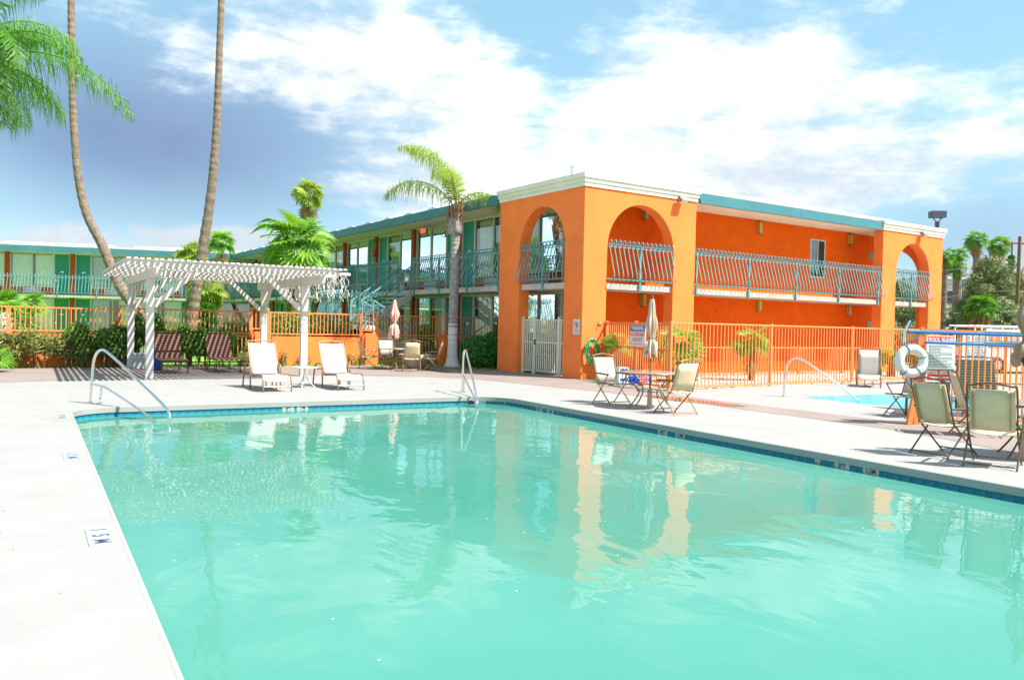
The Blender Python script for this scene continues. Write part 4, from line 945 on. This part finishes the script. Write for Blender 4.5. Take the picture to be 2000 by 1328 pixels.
def fan_palm(loc, h, label, blade, n=22, lo=-35, hi=80, pet=.9, r=.16, ms=None, seed=0, dry=0, trunk=True, bark=None, lean=(0, 0), group='fan palms', fade=1.0, cat='palm tree', azr=None):
    q = random.Random(seed); ms = ms or FAN; t_ = thing('fan_palm', label, cat, loc, 0, group)
    top = Vector((lean[0], lean[1], h))
    if trunk and h > .12:
        trunk_mesh([(0, 0, -.05), (lean[0] * .4, lean[1] * .4, h * .5), top], [r * 1.25, r, r * 1.05], .16, .16, 5, seed).build('trunk', bark or M_bark, t_)
    for i in range(n):
        f_ = (i + .5) / n; elv = R(hi + (lo - hi) * f_ ** .9 + q.uniform(-8, 8)); az = i * 2.39996 + q.uniform(-.25, .25)
        if azr: az = azr[0] + (azr[1] - azr[0]) * q.random()
        s = blade * q.uniform(.85, 1.12)
        o = link('frond', q.choice(ms), t_); o.matrix_local = Matrix.Translation(top + Vector((0, 0, q.uniform(-.12, .08)))) @ orient(az, elv, q.uniform(-.9, .9), s) @ Matrix.Diagonal((pet if pet < 1 else 1, 1, 1, 1))
    for i in range(dry):
        o = link('dead_frond', q.choice(FAN_DRY), t_); o.matrix_local = Matrix.Translation(top + Vector((0, 0, -.15 - q.random() * .35))) @ orient(q.random() * 6.28, R(q.uniform(-85, -62)), q.uniform(-.6, .6), blade * q.uniform(.75, 1))
    return t_
def feather(seed, L=2.6, el0=60, bend=110, leaf=.55, m=None, pairs=58, side=0.0, hang=.75, wdt=.016):
    """arching feather frond in the xz plane from the origin"""
    q = random.Random(seed); mb = MB(); mb.raw = True; pts = [Vector((0, 0, 0))]; n = 26; y = 0.0
    for i in range(n):
        t_ = (i + .5) / n; e = R(el0 - bend * t_ ** 1.35); step = L / n; y = side * t_ ** 2
        pts.append(pts[-1] + Vector((math.cos(e), side * 2 * t_ / n * L * .5, math.sin(e))) * step)
    mb.tube(pts, [.030 - .024 * i / n for i in range(n + 1)], 5, False)
    for i in range(pairs):
        t_ = .12 + .88 * (i + q.random() * .6) / pairs; k = min(n - 1, int(t_ * n)); f_ = t_ * n - k; p = pts[k] + (pts[min(k + 1, n)] - pts[k]) * f_
        d = (pts[min(k + 1, n)] - pts[k]).normalized(); up = Vector((0, 1, 0)).cross(d) * -1
        ll = leaf * (math.sin(math.pi * min(1, t_ * .92 + .06)) ** .6) * q.uniform(.8, 1.1)
        for s_ in (-1, 1):
            out_d = (Vector((0, s_, 0)) * q.uniform(.55, .9) + d * q.uniform(.35, .75) + up * q.uniform(-.25, .5)).normalized()
            g = Vector((0, 0, -1)); p1 = p + (out_d * (1 - hang * .35) + g * hang * .35).normalized() * ll * .5
            p2 = p1 + (out_d * (1 - hang) * .8 + g * hang + Vector((q.uniform(-.12, .12), q.uniform(-.12, .12), 0))).normalized() * ll * .55
            w_ = d * wdt
            mb.add([p - w_ * .6, p + w_ * .6, p1 + w_, p1 - w_, p2], [(0, 1, 2, 3), (3, 2, 4)])
    return mb.mesh('frond', m or L_frond, False)
def leaves(mb, c, rad, n, size, q, shell=.55, asp=.5, up=.3, flat=False):
    """scatter leaf quads through an ellipsoid"""
    c = Vector(c)
    for _ in range(n):
        while True:
            d = Vector((q.gauss(0, 1), q.gauss(0, 1), q.gauss(0, 1)))
            if d.length > .01: break
        d.normalize(); rr = shell + (1 - shell) * q.random() ** .6
        if q.random() < .12: rr *= 1.12
        p = c + Vector((d.x * rad[0], d.y * rad[1], d.z * rad[2])) * rr
        nrm = (d + Vector((q.gauss(0, .5), q.gauss(0, .5), q.gauss(0, .5) + up))).normalized()
        a = nrm.cross(Vector((q.gauss(0, 1), q.gauss(0, 1), q.gauss(0, 1)))).normalized(); b = nrm.cross(a); s = size * q.uniform(.6, 1.3)
        a *= s; b *= s * asp
        mb.add([p - a, p - b * .9 + nrm * s * .08, p + a - nrm * s * .15, p + b * .9 + nrm * s * .08], [(0, 1, 2, 3)])
def shrub(name, loc, label, lumps, n, size, m, seed, cat='shrub', group=None, shell=.55, asp=.5, stems=6, rotz=0, core=None):
    q = random.Random(seed); t_ = thing(name, label, cat, loc, rotz, group); vol = sum(a * b * c_ for _, (a, b, c_) in lumps)
    mb = MB(); mb.raw = True
    for c, rad in lumps: leaves(mb, c, rad, int(n * (rad[0] * rad[1] * rad[2]) ** .67 / sum((a * b * e) ** .67 for _, (a, b, e) in lumps)), size, q, shell, asp)
    mb.build('foliage', m, t_)
    sm = MB()
    for i in range(stems):
        c, rad = lumps[i % len(lumps)]; sm.tube([(c[0] + q.uniform(-.15, .15), c[1] + q.uniform(-.15, .15), -.03), (c[0] + q.uniform(-.5, .5) * rad[0], c[1] + q.uniform(-.5, .5) * rad[1], c[2]), (c[0] + q.uniform(-.7, .7) * rad[0], c[1] + q.uniform(-.7, .7) * rad[1], c[2] + rad[2] * .7)], [.03, .022, .008], 5)
    sm.build('stem', M_bark, t_)
    return t_

# --- queen palm by the pavilion
qp = thing('queen_palm', 'queen palm with whitewashed trunk base beside the left wing', 'palm tree', (-2.21, 29.99, 0))
trunk_mesh([(0, 0, .9), (.01, 0, 2.8), (.03, 0, 5.0)], [.17, .172, .165], .15, .07, 8, 3, 14).build('trunk', M_trunkg, qp)
MB().tube([(0, 0, -.02), (0, 0, .10), (0, 0, .4), (0, 0, .92), (0, 0, 1.65)], [.37, .28, .20, .18, .177], 16).build('painted_base', M_wash, qp, True)
MB().lathe([(.18, 4.92), (.26, 4.98), (.28, 5.15), (.26, 5.4), (.19, 5.7), (.10, 5.95)], 14).build('crownshaft', M_trunkg, qp, True)
q = random.Random(1); m = MB()
for i in range(26):
    a = i * 2.4; z = 5.08 + i * .03; r_ = .26 - .006 * i
    m.bar((r_ * math.cos(a), r_ * math.sin(a), z), ((r_ + .10) * math.cos(a), (r_ + .10) * math.sin(a), z + .55), .11, .03)
m.build('leaf_boot', M_boot, qp)
for k, (azd, el0, bend, L, lf, sd_) in enumerate(((174, 60, 118, 3.3, 1.1, 1), (186, 94, 112, 3.7, 1.15, 2), (-6, 64, 160, 2.3, .85, 3), (200, 90, 95, 3.2, 1.0, 4), (120, 92, 130, 3.1, 1.0, 5), (260, 84, 140, 2.8, .9, 9))):
    o = link('frond', feather(sd_, L, el0, bend, lf, L_yel, 100, hang=.86, wdt=.012), qp, (0, 0, 5.85), R(azd))
# --- two very tall trunks
def tall_palm(px, dist, radii, label, seed, crown_h):
    pts = [D(x, y, dist) for x, y in px]; base = Vector((pts[0].x, pts[0].y, 0)); t_ = thing('tall_palm', label, 'palm tree', base, 0, 'tall bare palm trunks')
    loc = [p - base for p in pts]; loc[0] = Vector((0, 0, -.05))
    trunk_mesh(loc, radii, .26, .09, 7, seed, 12).build('trunk', M_trunk, t_)
    MB().tube([(0, 0, -.02), loc[1] * .5, loc[1] * 1.0], [radii[0] * 1.06, radii[0] * 1.02, radii[0] * 1.0], 14).build('painted_base', M_wash, t_, True)
    q = random.Random(seed)
    for i in range(22):
        o = link('frond', q.choice(FAN_G), t_); o.matrix_local = Matrix.Translation(loc[-1]) @ orient(i * 2.4, R(75 - i * 5.5), q.uniform(-.4, .4), .95)
tall_palm([(284, 690), (276, 634), (264, 600), (241, 570), (222, 533), (199, 478), (172, 425), (156, 366), (147, 290), (142, 200), (140, 100), (139, 0), (140, -140)], 33, [.235, .225, .21, .19, .168, .145, .135, .13, .125], 'tall curved bare palm trunk leaning behind the left end of the pergola', 21, 17)
tall_palm([(368, 700), (372, 652), (380, 590), (388, 540), (397, 480), (408, 410), (417, 330), (424, 230), (428, 120), (432, 0), (434, -140)], 33, [.235, .22, .205, .19, .172, .15, .128, .118], 'tall straight bare palm trunk rising behind the pergola middle', 22, 17)
# --- queen palm fronds at the top left
qc = D(-75, 120, 14.0)
ql = thing('queen_palm', 'queen palm whose drooping green fronds hang in at the top left', 'palm tree', (qc.x, qc.y, 0))
trunk_mesh([(0, 0, -.05), (0, 0, 3), (0, 0, qc.z - .4)], [.22, .19, .2], .16, .06, 6, 5, 12).build('trunk', M_trunkg, ql)
for k, (azd, el0, bend, L, lf, sd_, sc) in enumerate(((-8, 14, 74, 3.6, .85, 11, 1), (4, 48, 120, 2.5, .75, 12, 1), (-38, 20, 120, 2.0, .95, 31, 1), (-65, 25, 120, 1.9, .95, 32, 1), (-12, -30, 50, 1.5, .9, 33, 1), (-22, 30, 60, 2.0, .5, 34, 1), (-30, 45, 135, 2.3, .8, 13, 1), (25, 10, 85, 1.9, .85, 14, 1), (-50, 12, 95, 1.9, .85, 15, 1), (45, 70, 120, 2.4, .7, 16, 1), (-15, 78, 110, 2.4, .65, 17, 1), (-5, -15, 70, 1.7, .8, 22, 1), (90, 40, 110, 2.5, .7, 18, 1), (150, 45, 110, 2.5, .7, 19, 1), (210, 40, 110, 2.5, .7, 20, 1), (-95, 40, 115, 2.3, .7, 21, 1))):
    link('frond', feather(sd_, L, el0, bend, lf, L_frond, 105, hang=.88, wdt=.009), ql, (0, 0, qc.z), R(azd))
# --- fan palms
def gp(px, py, dist): p = D(px, py, dist); return Vector((p.x, p.y, 0)), p.z
l, z = gp(578, 480, 34.5); fan_palm(l, z, 'broad bright green fan palm rising behind the pergola, the largest', 1.05, 24, -32, 80, .9, .17, FAN, 31, 3)
l, z = gp(603, 380, 38); fan_palm(l, z, 'slim fan palm with round crown above the large bright one', .55, 30, -50, 85, .8, .13, FAN_Y, 32, 8, bark=M_trunk)
l, z = gp(432, 478, 47); fan_palm(l, z, 'small distant fan palm with thin trunk right of the straight tall trunk', .62, 18, -30, 80, .8, .13, FAN, 33, 4, bark=M_trunk)
l, z = gp(371, 505, 37); fan_palm(l, z, 'pale fan palm poking above pergola roof beside the straight tall trunk', .62, 22, -30, 85, .7, .14, FAN_Y, 34, 6)
l, z = gp(405, 568, 36.5); fan_palm(l, z, 'drooping yellowish fan palm under the pergola roof right of the trunk', .72, 26, -62, 60, .7, .15, FAN_Y, 35, 4)
l, z = gp(395, 620, 36); fan_palm(l, z, 'low green fan palm at the foot of the straight tall trunk', .55, 16, -25, 70, .7, .12, FAN_G, 36)
l, z = gp(58, 600, 32); fan_palm(l, z, 'small fan palm with dark stub trunk left of the teal doors', .55, 18, -20, 60, .75, .13, FAN, 37)
l, z = gp(8, 600, 31); fan_palm(l, z, 'leafy fan palm at the far left edge above the rail', .60, 20, -20, 70, .75, .13, FAN, 38)
l, z = gp(-12, 712, 22.5); fan_palm(l, .25, 'low fan palm in the lower left corner beside the deck', .36, 14, -5, 75, .8, .1, FAN, 39, trunk=False)
l, z = gp(702, 640, 34); fan_palm(l, .9, 'upright dark green fan palm in front of the stair landing', .68, 20, 5, 85, .7, .12, FAN_D, 40)
l, z = gp(595, 620, 33.2); fan_palm(l, 1.1, 'stiff upright yellow green palm between hedge and stairs', .62, 12, 30, 85, .9, .12, FAN_Y, 41)
fan_palm(B(1.08, -.5), 1.05, 'fan palm in front of the sunlit pillar beside the green hose', .50, 9, -10, 85, .7, .10, FAN, 42, bark=M_boot)
fan_palm(B(2.25, -2.0), 1.15, 'full fan palm behind the fence right of the beige umbrella', .60, 11, -45, 78, .75, .09, FAN, 43, 2, bark=M_boot)
fan_palm(B(5.45, -2.1), 1.25, 'fan palm standing alone in the gravel before the long brick wall', .52, 10, -42, 75, .75, .09, FAN, 44, 1, bark=M_boot)
fan_palm(B(13.3, -2.2), .65, 'low fan palm in front of the far arched pavilion', .40, 16, -20, 80, .7, .12, FAN, 45)
l, z = gp(1916, 600, 46); fan_palm(l, z, 'stout fan palm with shaggy brown skirt in front of the office', .64, 30, -40, 85, .8, .24, FAN_G, 46, 44, bark=M_boot)
for k, (px, py, d_, b_, lab) in enumerate(((1908, 472, 82, .85, 'tall skyline fan palm with the highest crown at far right'), (1951, 480, 82, .85, 'tall skyline fan palm beside the dark conifer'), (1846, 505, 86, .8, 'skyline fan palm touching the far pavilion edge'), (1871, 500, 88, .8, 'skyline fan palm just right of the far pavilion'), (1868, 525, 84, .7, 'shortest skyline fan palm above the office roof'))):
    l, z = gp(px, py, d_); fan_palm(l, z, lab, b_, 16, -45, 80, .8, .28, FAN_G, 60 + k, 6, bark=M_trunk, group='skyline palms')
# --- shrubs
gs = 'shrubs along the garden wall'
def wall_shrub(pv, pu, label, w_, h_, n, size, m, seed, asp=.35, name='oleander'):
    q = random.Random(seed); lumps = [((q.uniform(-w_, w_) * .7, q.uniform(-.2, .2), h_ * q.uniform(.25, .78)), (w_ * q.uniform(.3, .5), .32, h_ * q.uniform(.2, .32))) for _ in range(7)]
    return shrub(name, P(pv, pu), label, lumps, n, size, m, seed, 'shrub', gs, .3, asp, 7, PH)
wall_shrub(-.35, 28.75, 'sparse feathery shrub against the orange wall at the far left', .85, 1.25, 1300, .12, L_oli, 1, .2)
wall_shrub(.75, 28.65, 'pale tangled shrub over the orange wall, left of the handrail', .95, 1.4, 2600, .12, L_oli, 2, .2)
wall_shrub(1.75, 28.6, 'dense dark leaved shrub directly behind the left handrail', .95, 1.45, 3400, .10, L_mid, 3, .3)
wall_shrub(2.55, 28.65, 'dark shrub hugging the wall end beside the rear left post', .7, 1.3, 2400, .10, L_mid, 4, .3)
wall_shrub(3.35, 28.9, 'tall leafy shrub between the left pergola posts', .6, 1.9, 3200, .085, L_mid, 5, .4)
wall_shrub(4.3, 28.8, 'bushy shrub right behind the first brown lounger', .75, 1.4, 3000, .075, L_mid, 6, .4)
wall_shrub(5.3, 28.75, 'leafy shrub between the two brown loungers', .75, 1.35, 3000, .075, L_mid, 7, .4)
wall_shrub(6.5, 28.7, 'thin yellowish shrub behind the left cream lounger', .5, .8, 700, .075, L_oli, 8, .3)
for k, (pv, lab) in enumerate(((7.75, 'wispy weed at the wall left of the right front pergola post'), (8.6, 'wispy weed at the wall right of the white pergola post'), (10.2, 'small weed at the wall behind the right cream lounger'), (10.75, 'small weed in the corner by the orange pillar'))):
    wall_shrub(pv, 28.9, lab, .28, .55, 90, .08, L_oli, 20 + k, .2, 'weed')
shrub('bush', P(14.62, 26.35), 'dense rounded green bush against the arched pavilion', [((-.35, 0, .62), (.62, .7, .62)), ((.4, .1, .72), (.62, .7, .66)), ((.05, -.2, .45), (.8, .6, .5)), ((.55, -.25, .4), (.5, .45, .42))], 7500, .058, L_deep, 31, 'bush', None, .62, .5, 6, PH)
shrub('hedge', P(9.3, 30.9), 'clipped block of light green hedge behind the rail fence', [((x, 0, z_), (.62, .62, .6)) for x in (-1.15, -.4, .4, 1.1) for z_ in (.65, 1.35)], 6500, .065, L_mid, 32, 'hedge', None, .7, .55, 6, PH)
l, z = gp(38, 640, 29.5); shrub('bush', l, 'clipped round bush behind the rail at the far left', [((0, 0, .9), (.72, .7, .85))], 2600, .06, L_mid, 33, 'bush', None, .75, .55)
l, z = gp(829, 650, 33.2); shrub('topiary', l, 'round dark topiary ball behind the far table', [((0, 0, 1.25), (.36, .36, .36)), ((0, 0, .6), (.5, .4, .4))], 1800, .05, L_deep, 34, 'bush', None, .7, .55)
l, z = gp(410, 640, 35); shrub('bush', l, 'mixed green bush under the fan palms behind the rail', [((-.8, 0, .7), (.9, .7, .7)), ((.7, 0, .6), (.8, .7, .6))], 2600, .075, L_mid, 35, 'bush', None, .5, .5)
l, z = gp(460, 640, 35.5); shrub('bush', l, 'shaded bush right of the fan palms behind the rail', [((0, 0, .75), (.9, .7, .75)), ((1.3, 0, .6), (.7, .6, .6))], 2600, .075, L_deep, 36, 'bush', None, .5, .5)
shrub('flowering_shrub', gp(6, 640, 27.0)[0], 'white blossoming shrub at the far left edge by the rail', [((0, 0, 1.35), (.3, .3, .35)), ((-.1, 0, .8), (.35, .3, .5))], 500, .05, M_white, 37, 'shrub', None, .5, .8)
for k, (px, d_, w_, h_, lab) in enumerate(((1765, 44, 1.7, 1.9, 'bright bush seen through the lower part of the far arch'), (1790, 47, 1.3, 1.7, 'bush seen left of the far pavilion back pillar'), (1850, 45, 1.1, 1.2, 'grey green bush right of the far pavilion'), (1880, 50, 1.6, 1.3, 'dark bush beside the shaggy stout palm'), (1960, 52, 2.0, 1.4, 'bush right of the shaggy stout palm'), (1716, 52, 1.5, 2.2, 'bush seen past the end of the brick wall'))):
    l, z = gp(px, 640, d_); shrub('oleander', l, lab, [((-w_ * .4, 0, h_ * .5), (w_ * .6, .9, h_ * .55)), ((w_ * .4, 0, h_ * .6), (w_ * .6, .9, h_ * .6))], 2400, .12, L_dusty if k != 3 else L_mid, 50 + k, 'bush', 'bushes beyond the far pavilion', .5, .4)
# grass tufts round the bush and palm foot, one mass
m = MB(); m.raw = True; q = random.Random(6)
for _ in range(2600):
    x, y = q.uniform(12.7, 15.4), q.uniform(24.9, 28.6)
    if (x - 12.6) * .8 + (y - 25) * .35 < .55: continue
    a = q.random() * 6.28; h_ = q.uniform(.03, .10); w_ = .012
    m.add([(x - w_ * math.cos(a), y - w_ * math.sin(a), .005), (x + w_ * math.cos(a), y + w_ * math.sin(a), .005), (x + q.uniform(-.05, .05), y + q.uniform(-.05, .05), h_)], [(0, 1, 2)])
for _ in range(2600):
    x, y = q.uniform(-14, 12.5), q.uniform(28.45, 29.1); a = q.random() * 6.28; h_ = q.uniform(.04, .16); w_ = .012
    m.add([(x - w_ * math.cos(a), y - w_ * math.sin(a), .0), (x + w_ * math.cos(a), y + w_ * math.sin(a), .0), (x + q.uniform(-.06, .06), y + q.uniform(-.06, .06), h_)], [(0, 1, 2)])
stuff(m.build('grass', L_oli, None, False, (0, 0, 0), PH))
# --- trees
def tree(name, loc, label, h, crown, n, size, m, seed, cat='tree', asp=.35, conifer=False):
    q = random.Random(seed); t_ = thing(name, label, cat, loc)
    MB().tube([(0, 0, -.05), (q.uniform(-.1, .1), 0, h * .5), (q.uniform(-.2, .2), 0, h * .95)], [h * .035, h * .024, .03], 8).build('trunk', M_bark, t_)
    lm, mb = MB(), MB(); mb.raw = True; lumps = []
    for i in range(crown[2]):
        f_ = i / (crown[2] - 1); z_ = h * (crown[3] + (1 - crown[3]) * f_); rr = crown[0] * ((1 - f_) ** .8 if conifer else math.sin(math.pi * min(1, .25 + f_ * .72)) ** .8) * q.uniform(.55, 1.05); a = i * 2.4
        e = Vector((rr * math.cos(a), rr * math.sin(a), z_)); lm.tube([(0, 0, z_ - h * .10), (e.x * .5, e.y * .5, z_ - h * .02), e], [.07, .04, .012], 5)
        s = crown[1] * (q.uniform(.6, 1.1) if not conifer else q.uniform(.5, .8) * (1.1 - .5 * f_)); lumps.append((e * .85, (s, s, s * .6)))
    for c, rad in lumps: leaves(mb, c, rad, n // len(lumps), size, q, .25, asp, .4)
    lm.build('limb', M_bark, t_); mb.build('crown', m, t_); return t_
l, z = gp(1935, 500, 66); tree('pine_tree', l, 'large open pine tree in front of the pale office at far right', 9.0, (2.9, 1.15, 34, .22), 15000, .20, L_pine, 71, 'tree', .16)
l, z = gp(1977, 470, 70); tree('conifer', l, 'narrow dark conifer beside the utility pole', 10.0, (1.2, .8, 24, .2), 6000, .15, L_deep, 72, 'tree', .2, True)
l, z = gp(1996, 540, 68); tree('conifer', l, 'green conifer at the right edge behind the utility pole', 7.6, (2.0, 1.0, 22, .12), 5000, .16, L_mid, 73, 'tree', .25)
l, z = gp(1765, 520, 62); tree('leafy_tree', l, 'light green tree seen through the upper far arch', 6.3, (1.6, .9, 18, .35), 5000, .15, L_dusty, 74, 'tree', .35)
l, z = gp(1722, 560, 70); tree('leafy_tree', l, 'tree glimpsed between brick wall end and far pavilion', 6.6, (1.4, .9, 14, .35), 4000, .15, L_mid, 75, 'tree', .35)

# ================================================================== BEYOND
of = thing('office_building', 'pale flat roofed office with a dark ribbon window behind the trees', 'building', (0, 0, 0))
def at3(px, py, d_): return D(px, py, d_)
x0, x1 = D(1790, 600, 95).x, D(2300, 600, 95).x
zt, zw1, zw0 = D(1850, 542, 95).z, D(1850, 568, 95).z, D(1850, 592, 95).z
MB().bx(x0, x1, 95, 118, 0, zt).build('wall', M_bldg, of)
MB().bx(x0, x1, 94.9, 94.99, zw0, zw1).build('ribbon_window', mat('dark_glass', (.02, .03, .06), .08, 0), of)
m = MB()
for i in range(18): m.bx(x0 + i * 1.7, x0 + i * 1.7 + .08, 94.86, 94.9, zw0, zw1)
m.build('window_mullion', M_bldg, of)
MB().bx(x0 - .1, x1, 94.8, 94.99, zt - .75, zt - .5).bx(x0 - .1, x1, 94.8, 94.99, zw0 - .75, zw0 - .5).build('teal_trim', M_teal, of); MB().bx(x0 - .15, x1, 94.75, 95.0, zt - .18, zt + .05).build('parapet', M_white, of)
MB().bx(D(1886, 600, 100).x, D(1912, 600, 100).x, 100, 104, zt, zt + 2.2).build('roof_unit', mat('grey_metal', (.34, .36, .36), .5, .1), of)
p = D(1831, 420, 60)
t_ = thing('light_mast', 'parking light mast with boxy dark head above the far pavilion', 'street light', (p.x, p.y, 0))
MB().tube([(0, 0, 0), (0, 0, p.z - .5)], .16, 8).build('pole', M_bronzd, t_)
MB().bar((0, 0, p.z - .6), (-.36, 0, p.z - .2), .06).bar((0, 0, p.z - .6), (.36, 0, p.z - .2), .06).build('bracket', M_bronzd, t_)
MB().prism([(-.5, -.22), (.5, -.22), (.52, .26), (-.52, .26)], lambda a, z_: (a, -.35, p.z + z_), lambda a, z_: (a, .35, p.z + z_)).build('lamp_head', mat('mast_head', (.05, .06, .10), .4, 0), t_)
p = D(1986, 600, 62); zt_ = D(1986, 462, 62).z
t_ = thing('utility_pole', 'brown wooden utility pole at the far right', 'utility pole', (p.x, p.y, 0))
MB().tube([(0, 0, 0), (.05, 0, zt_)], [.17, .12], 8).build('pole', M_bark, t_); MB().bx(-1.0, 1.0, -.06, .06, zt_ - .6, zt_ - .48).build('cross_arm', M_bark, t_)
tag(MB().tube(curve3([D(1986, 568, 62), D(1910, 572, 66), D(1838, 582, 72), D(1700, 600, 84)], 5), .03, 5).build('power_line', M_wire), 'thin grey cable sagging from the utility pole past the office', 'cable')
tag(MB().tube(curve3([D(1986, 520, 62.1), D(1930, 522, 66), D(1850, 528, 72), D(1700, 545, 84)], 5), .02, 5).build('power_line', M_wire), 'upper thin cable from the utility pole across the pine tree', 'cable')
# parked white pickup beyond the fences
c = D(1985, 640, 36.5)
tk = thing('pickup_truck', 'white pickup truck with a ladder rack parked behind the fences', 'truck', (c.x, c.y, 0), R(8))
MB().prism([(-2.6, .45), (2.6, .45), (2.65, .95), (1.55, 1.08), (.95, 1.72), (-.5, 1.74), (-.62, 1.08), (-2.6, 1.08)], lambda a, z_: (a, -.9, z_), lambda a, z_: (a, .9, z_)).build('body', M_car, tk)
for s_ in (-1, 1): MB().prism([(-.42, 1.12), (1.32, 1.12), (.88, 1.64), (-.42, 1.66)], lambda a, z_: (a, s_ * .902, z_), lambda a, z_: (a, s_ * .91, z_)).build('side_window', M_black, tk)
for x in (-1.65, 1.7):
    for s_ in (-1, 1):
        w_ = MB().lathe([(.12, -.1), (.34, -.1), (.36, -.05), (.36, .05), (.34, .1), (.12, .1)], 20).build('wheel', M_rubber, tk, False, (x, s_ * .86, .36)); w_.rotation_euler = (R(90), 0, 0)
        MB().lathe([(.0, -.11), (.2, -.11), (.2, .11), (.0, .11)], 14).build('rim', M_steel, w_)
m = MB()
for x in (-2.4, -1.4, -.6, .6):
    for y in (-.85, .85): m.bar((x, y, 1.0), (x, y, 2.02), .05)
    m.bar((x, -.85, 2.02), (x, .85, 2.02), .05)
for y in (-.85, .85, -.4, .4): m.bar((-2.7, y, 2.08), (1.0, y, 2.08), .06)
m.build('ladder_rack', M_ac, tk)
for s_ in (-1, 1): MB().bx(-2.63, -2.60, s_ * .8 - .08, s_ * .8 + .08, .75, 1.0).build('tail_light', M_red, tk); MB().bx(2.62, 2.655, s_ * .68 - .14, s_ * .68 + .14, .72, .88).build('headlight', M_glassw, tk)
MB().bx(-2.72, -2.6, -.9, .9, .42, .56).build('bumper', M_steel, tk)

# small litter: petals floating on the pool, leaf specks and a puddle on the deck
m = MB(); m.raw = True; q = random.Random(15)
for _ in range(55):
    x, y = q.uniform(.8, 9.1), q.uniform(1.5, 15.8) if q.random() < .6 else q.uniform(3, 8); s_ = q.uniform(.005, .011); a = q.random() * 6.28
    m.add([(x + s_ * math.cos(a + k * 1.257) * (1 if k % 2 else .6), y + s_ * math.sin(a + k * 1.257), -.1665) for k in range(5)], [(0, 1, 2, 3, 4)])
stuff(m.build('floating_petals', M_signw, None, False, (0, 0, 0), PH))
m = MB(); m.raw = True
for _ in range(70):
    x, y = (q.uniform(-3.5, .4), q.uniform(2, 16)) if q.random() < .6 else (q.uniform(9.6, 12), q.uniform(5, 18)); s_ = q.uniform(.006, .02); a = q.random() * 6.28
    m.add([(x + s_ * math.cos(a), y + s_ * math.sin(a), .006), (x - .4 * s_ * math.sin(a), y + .4 * s_ * math.cos(a), .012), (x - s_ * math.cos(a), y - s_ * math.sin(a), .006), (x + .4 * s_ * math.sin(a), y - .4 * s_ * math.cos(a), .006)], [(0, 1, 2, 3)])
stuff(m.build('fallen_leaves', L_dry, None, False, (0, 0, 0), PH))
M_wet = mat('wet_concrete', (.20, .15, .115), .06, .3, 2.5, .08, 4, spec=.6)
for k, (x, y, rx, ry) in enumerate(((12.95, 14.1, .34, 1.0), (13.1, 12.9, .28, .75))):
    q = random.Random(k); ph_ = [q.uniform(.75, 1.2) for _ in range(18)]
    struct(sheet('puddle', M_wet, [[(x + rx * ph_[i] * math.cos(i * .349), y + ry * ph_[i] * math.sin(i * .349)) for i in range(18)]], .008 + .001 * k, PH))

for px, d_, h_, r_, k, lab in ((1893, 72, 5.2, 2.0, 81, 'rounded green tree left of the pine in front of the office'), (1958, 60, 4.6, 1.9, 82, 'rounded green tree between the stout palm and the utility pole')):
    l, z = gp(px, 560, d_); tree('leafy_tree', l, lab, h_, (r_, 1.0, 20, .3), 6000, .16, L_dusty, k, 'tree', .4)
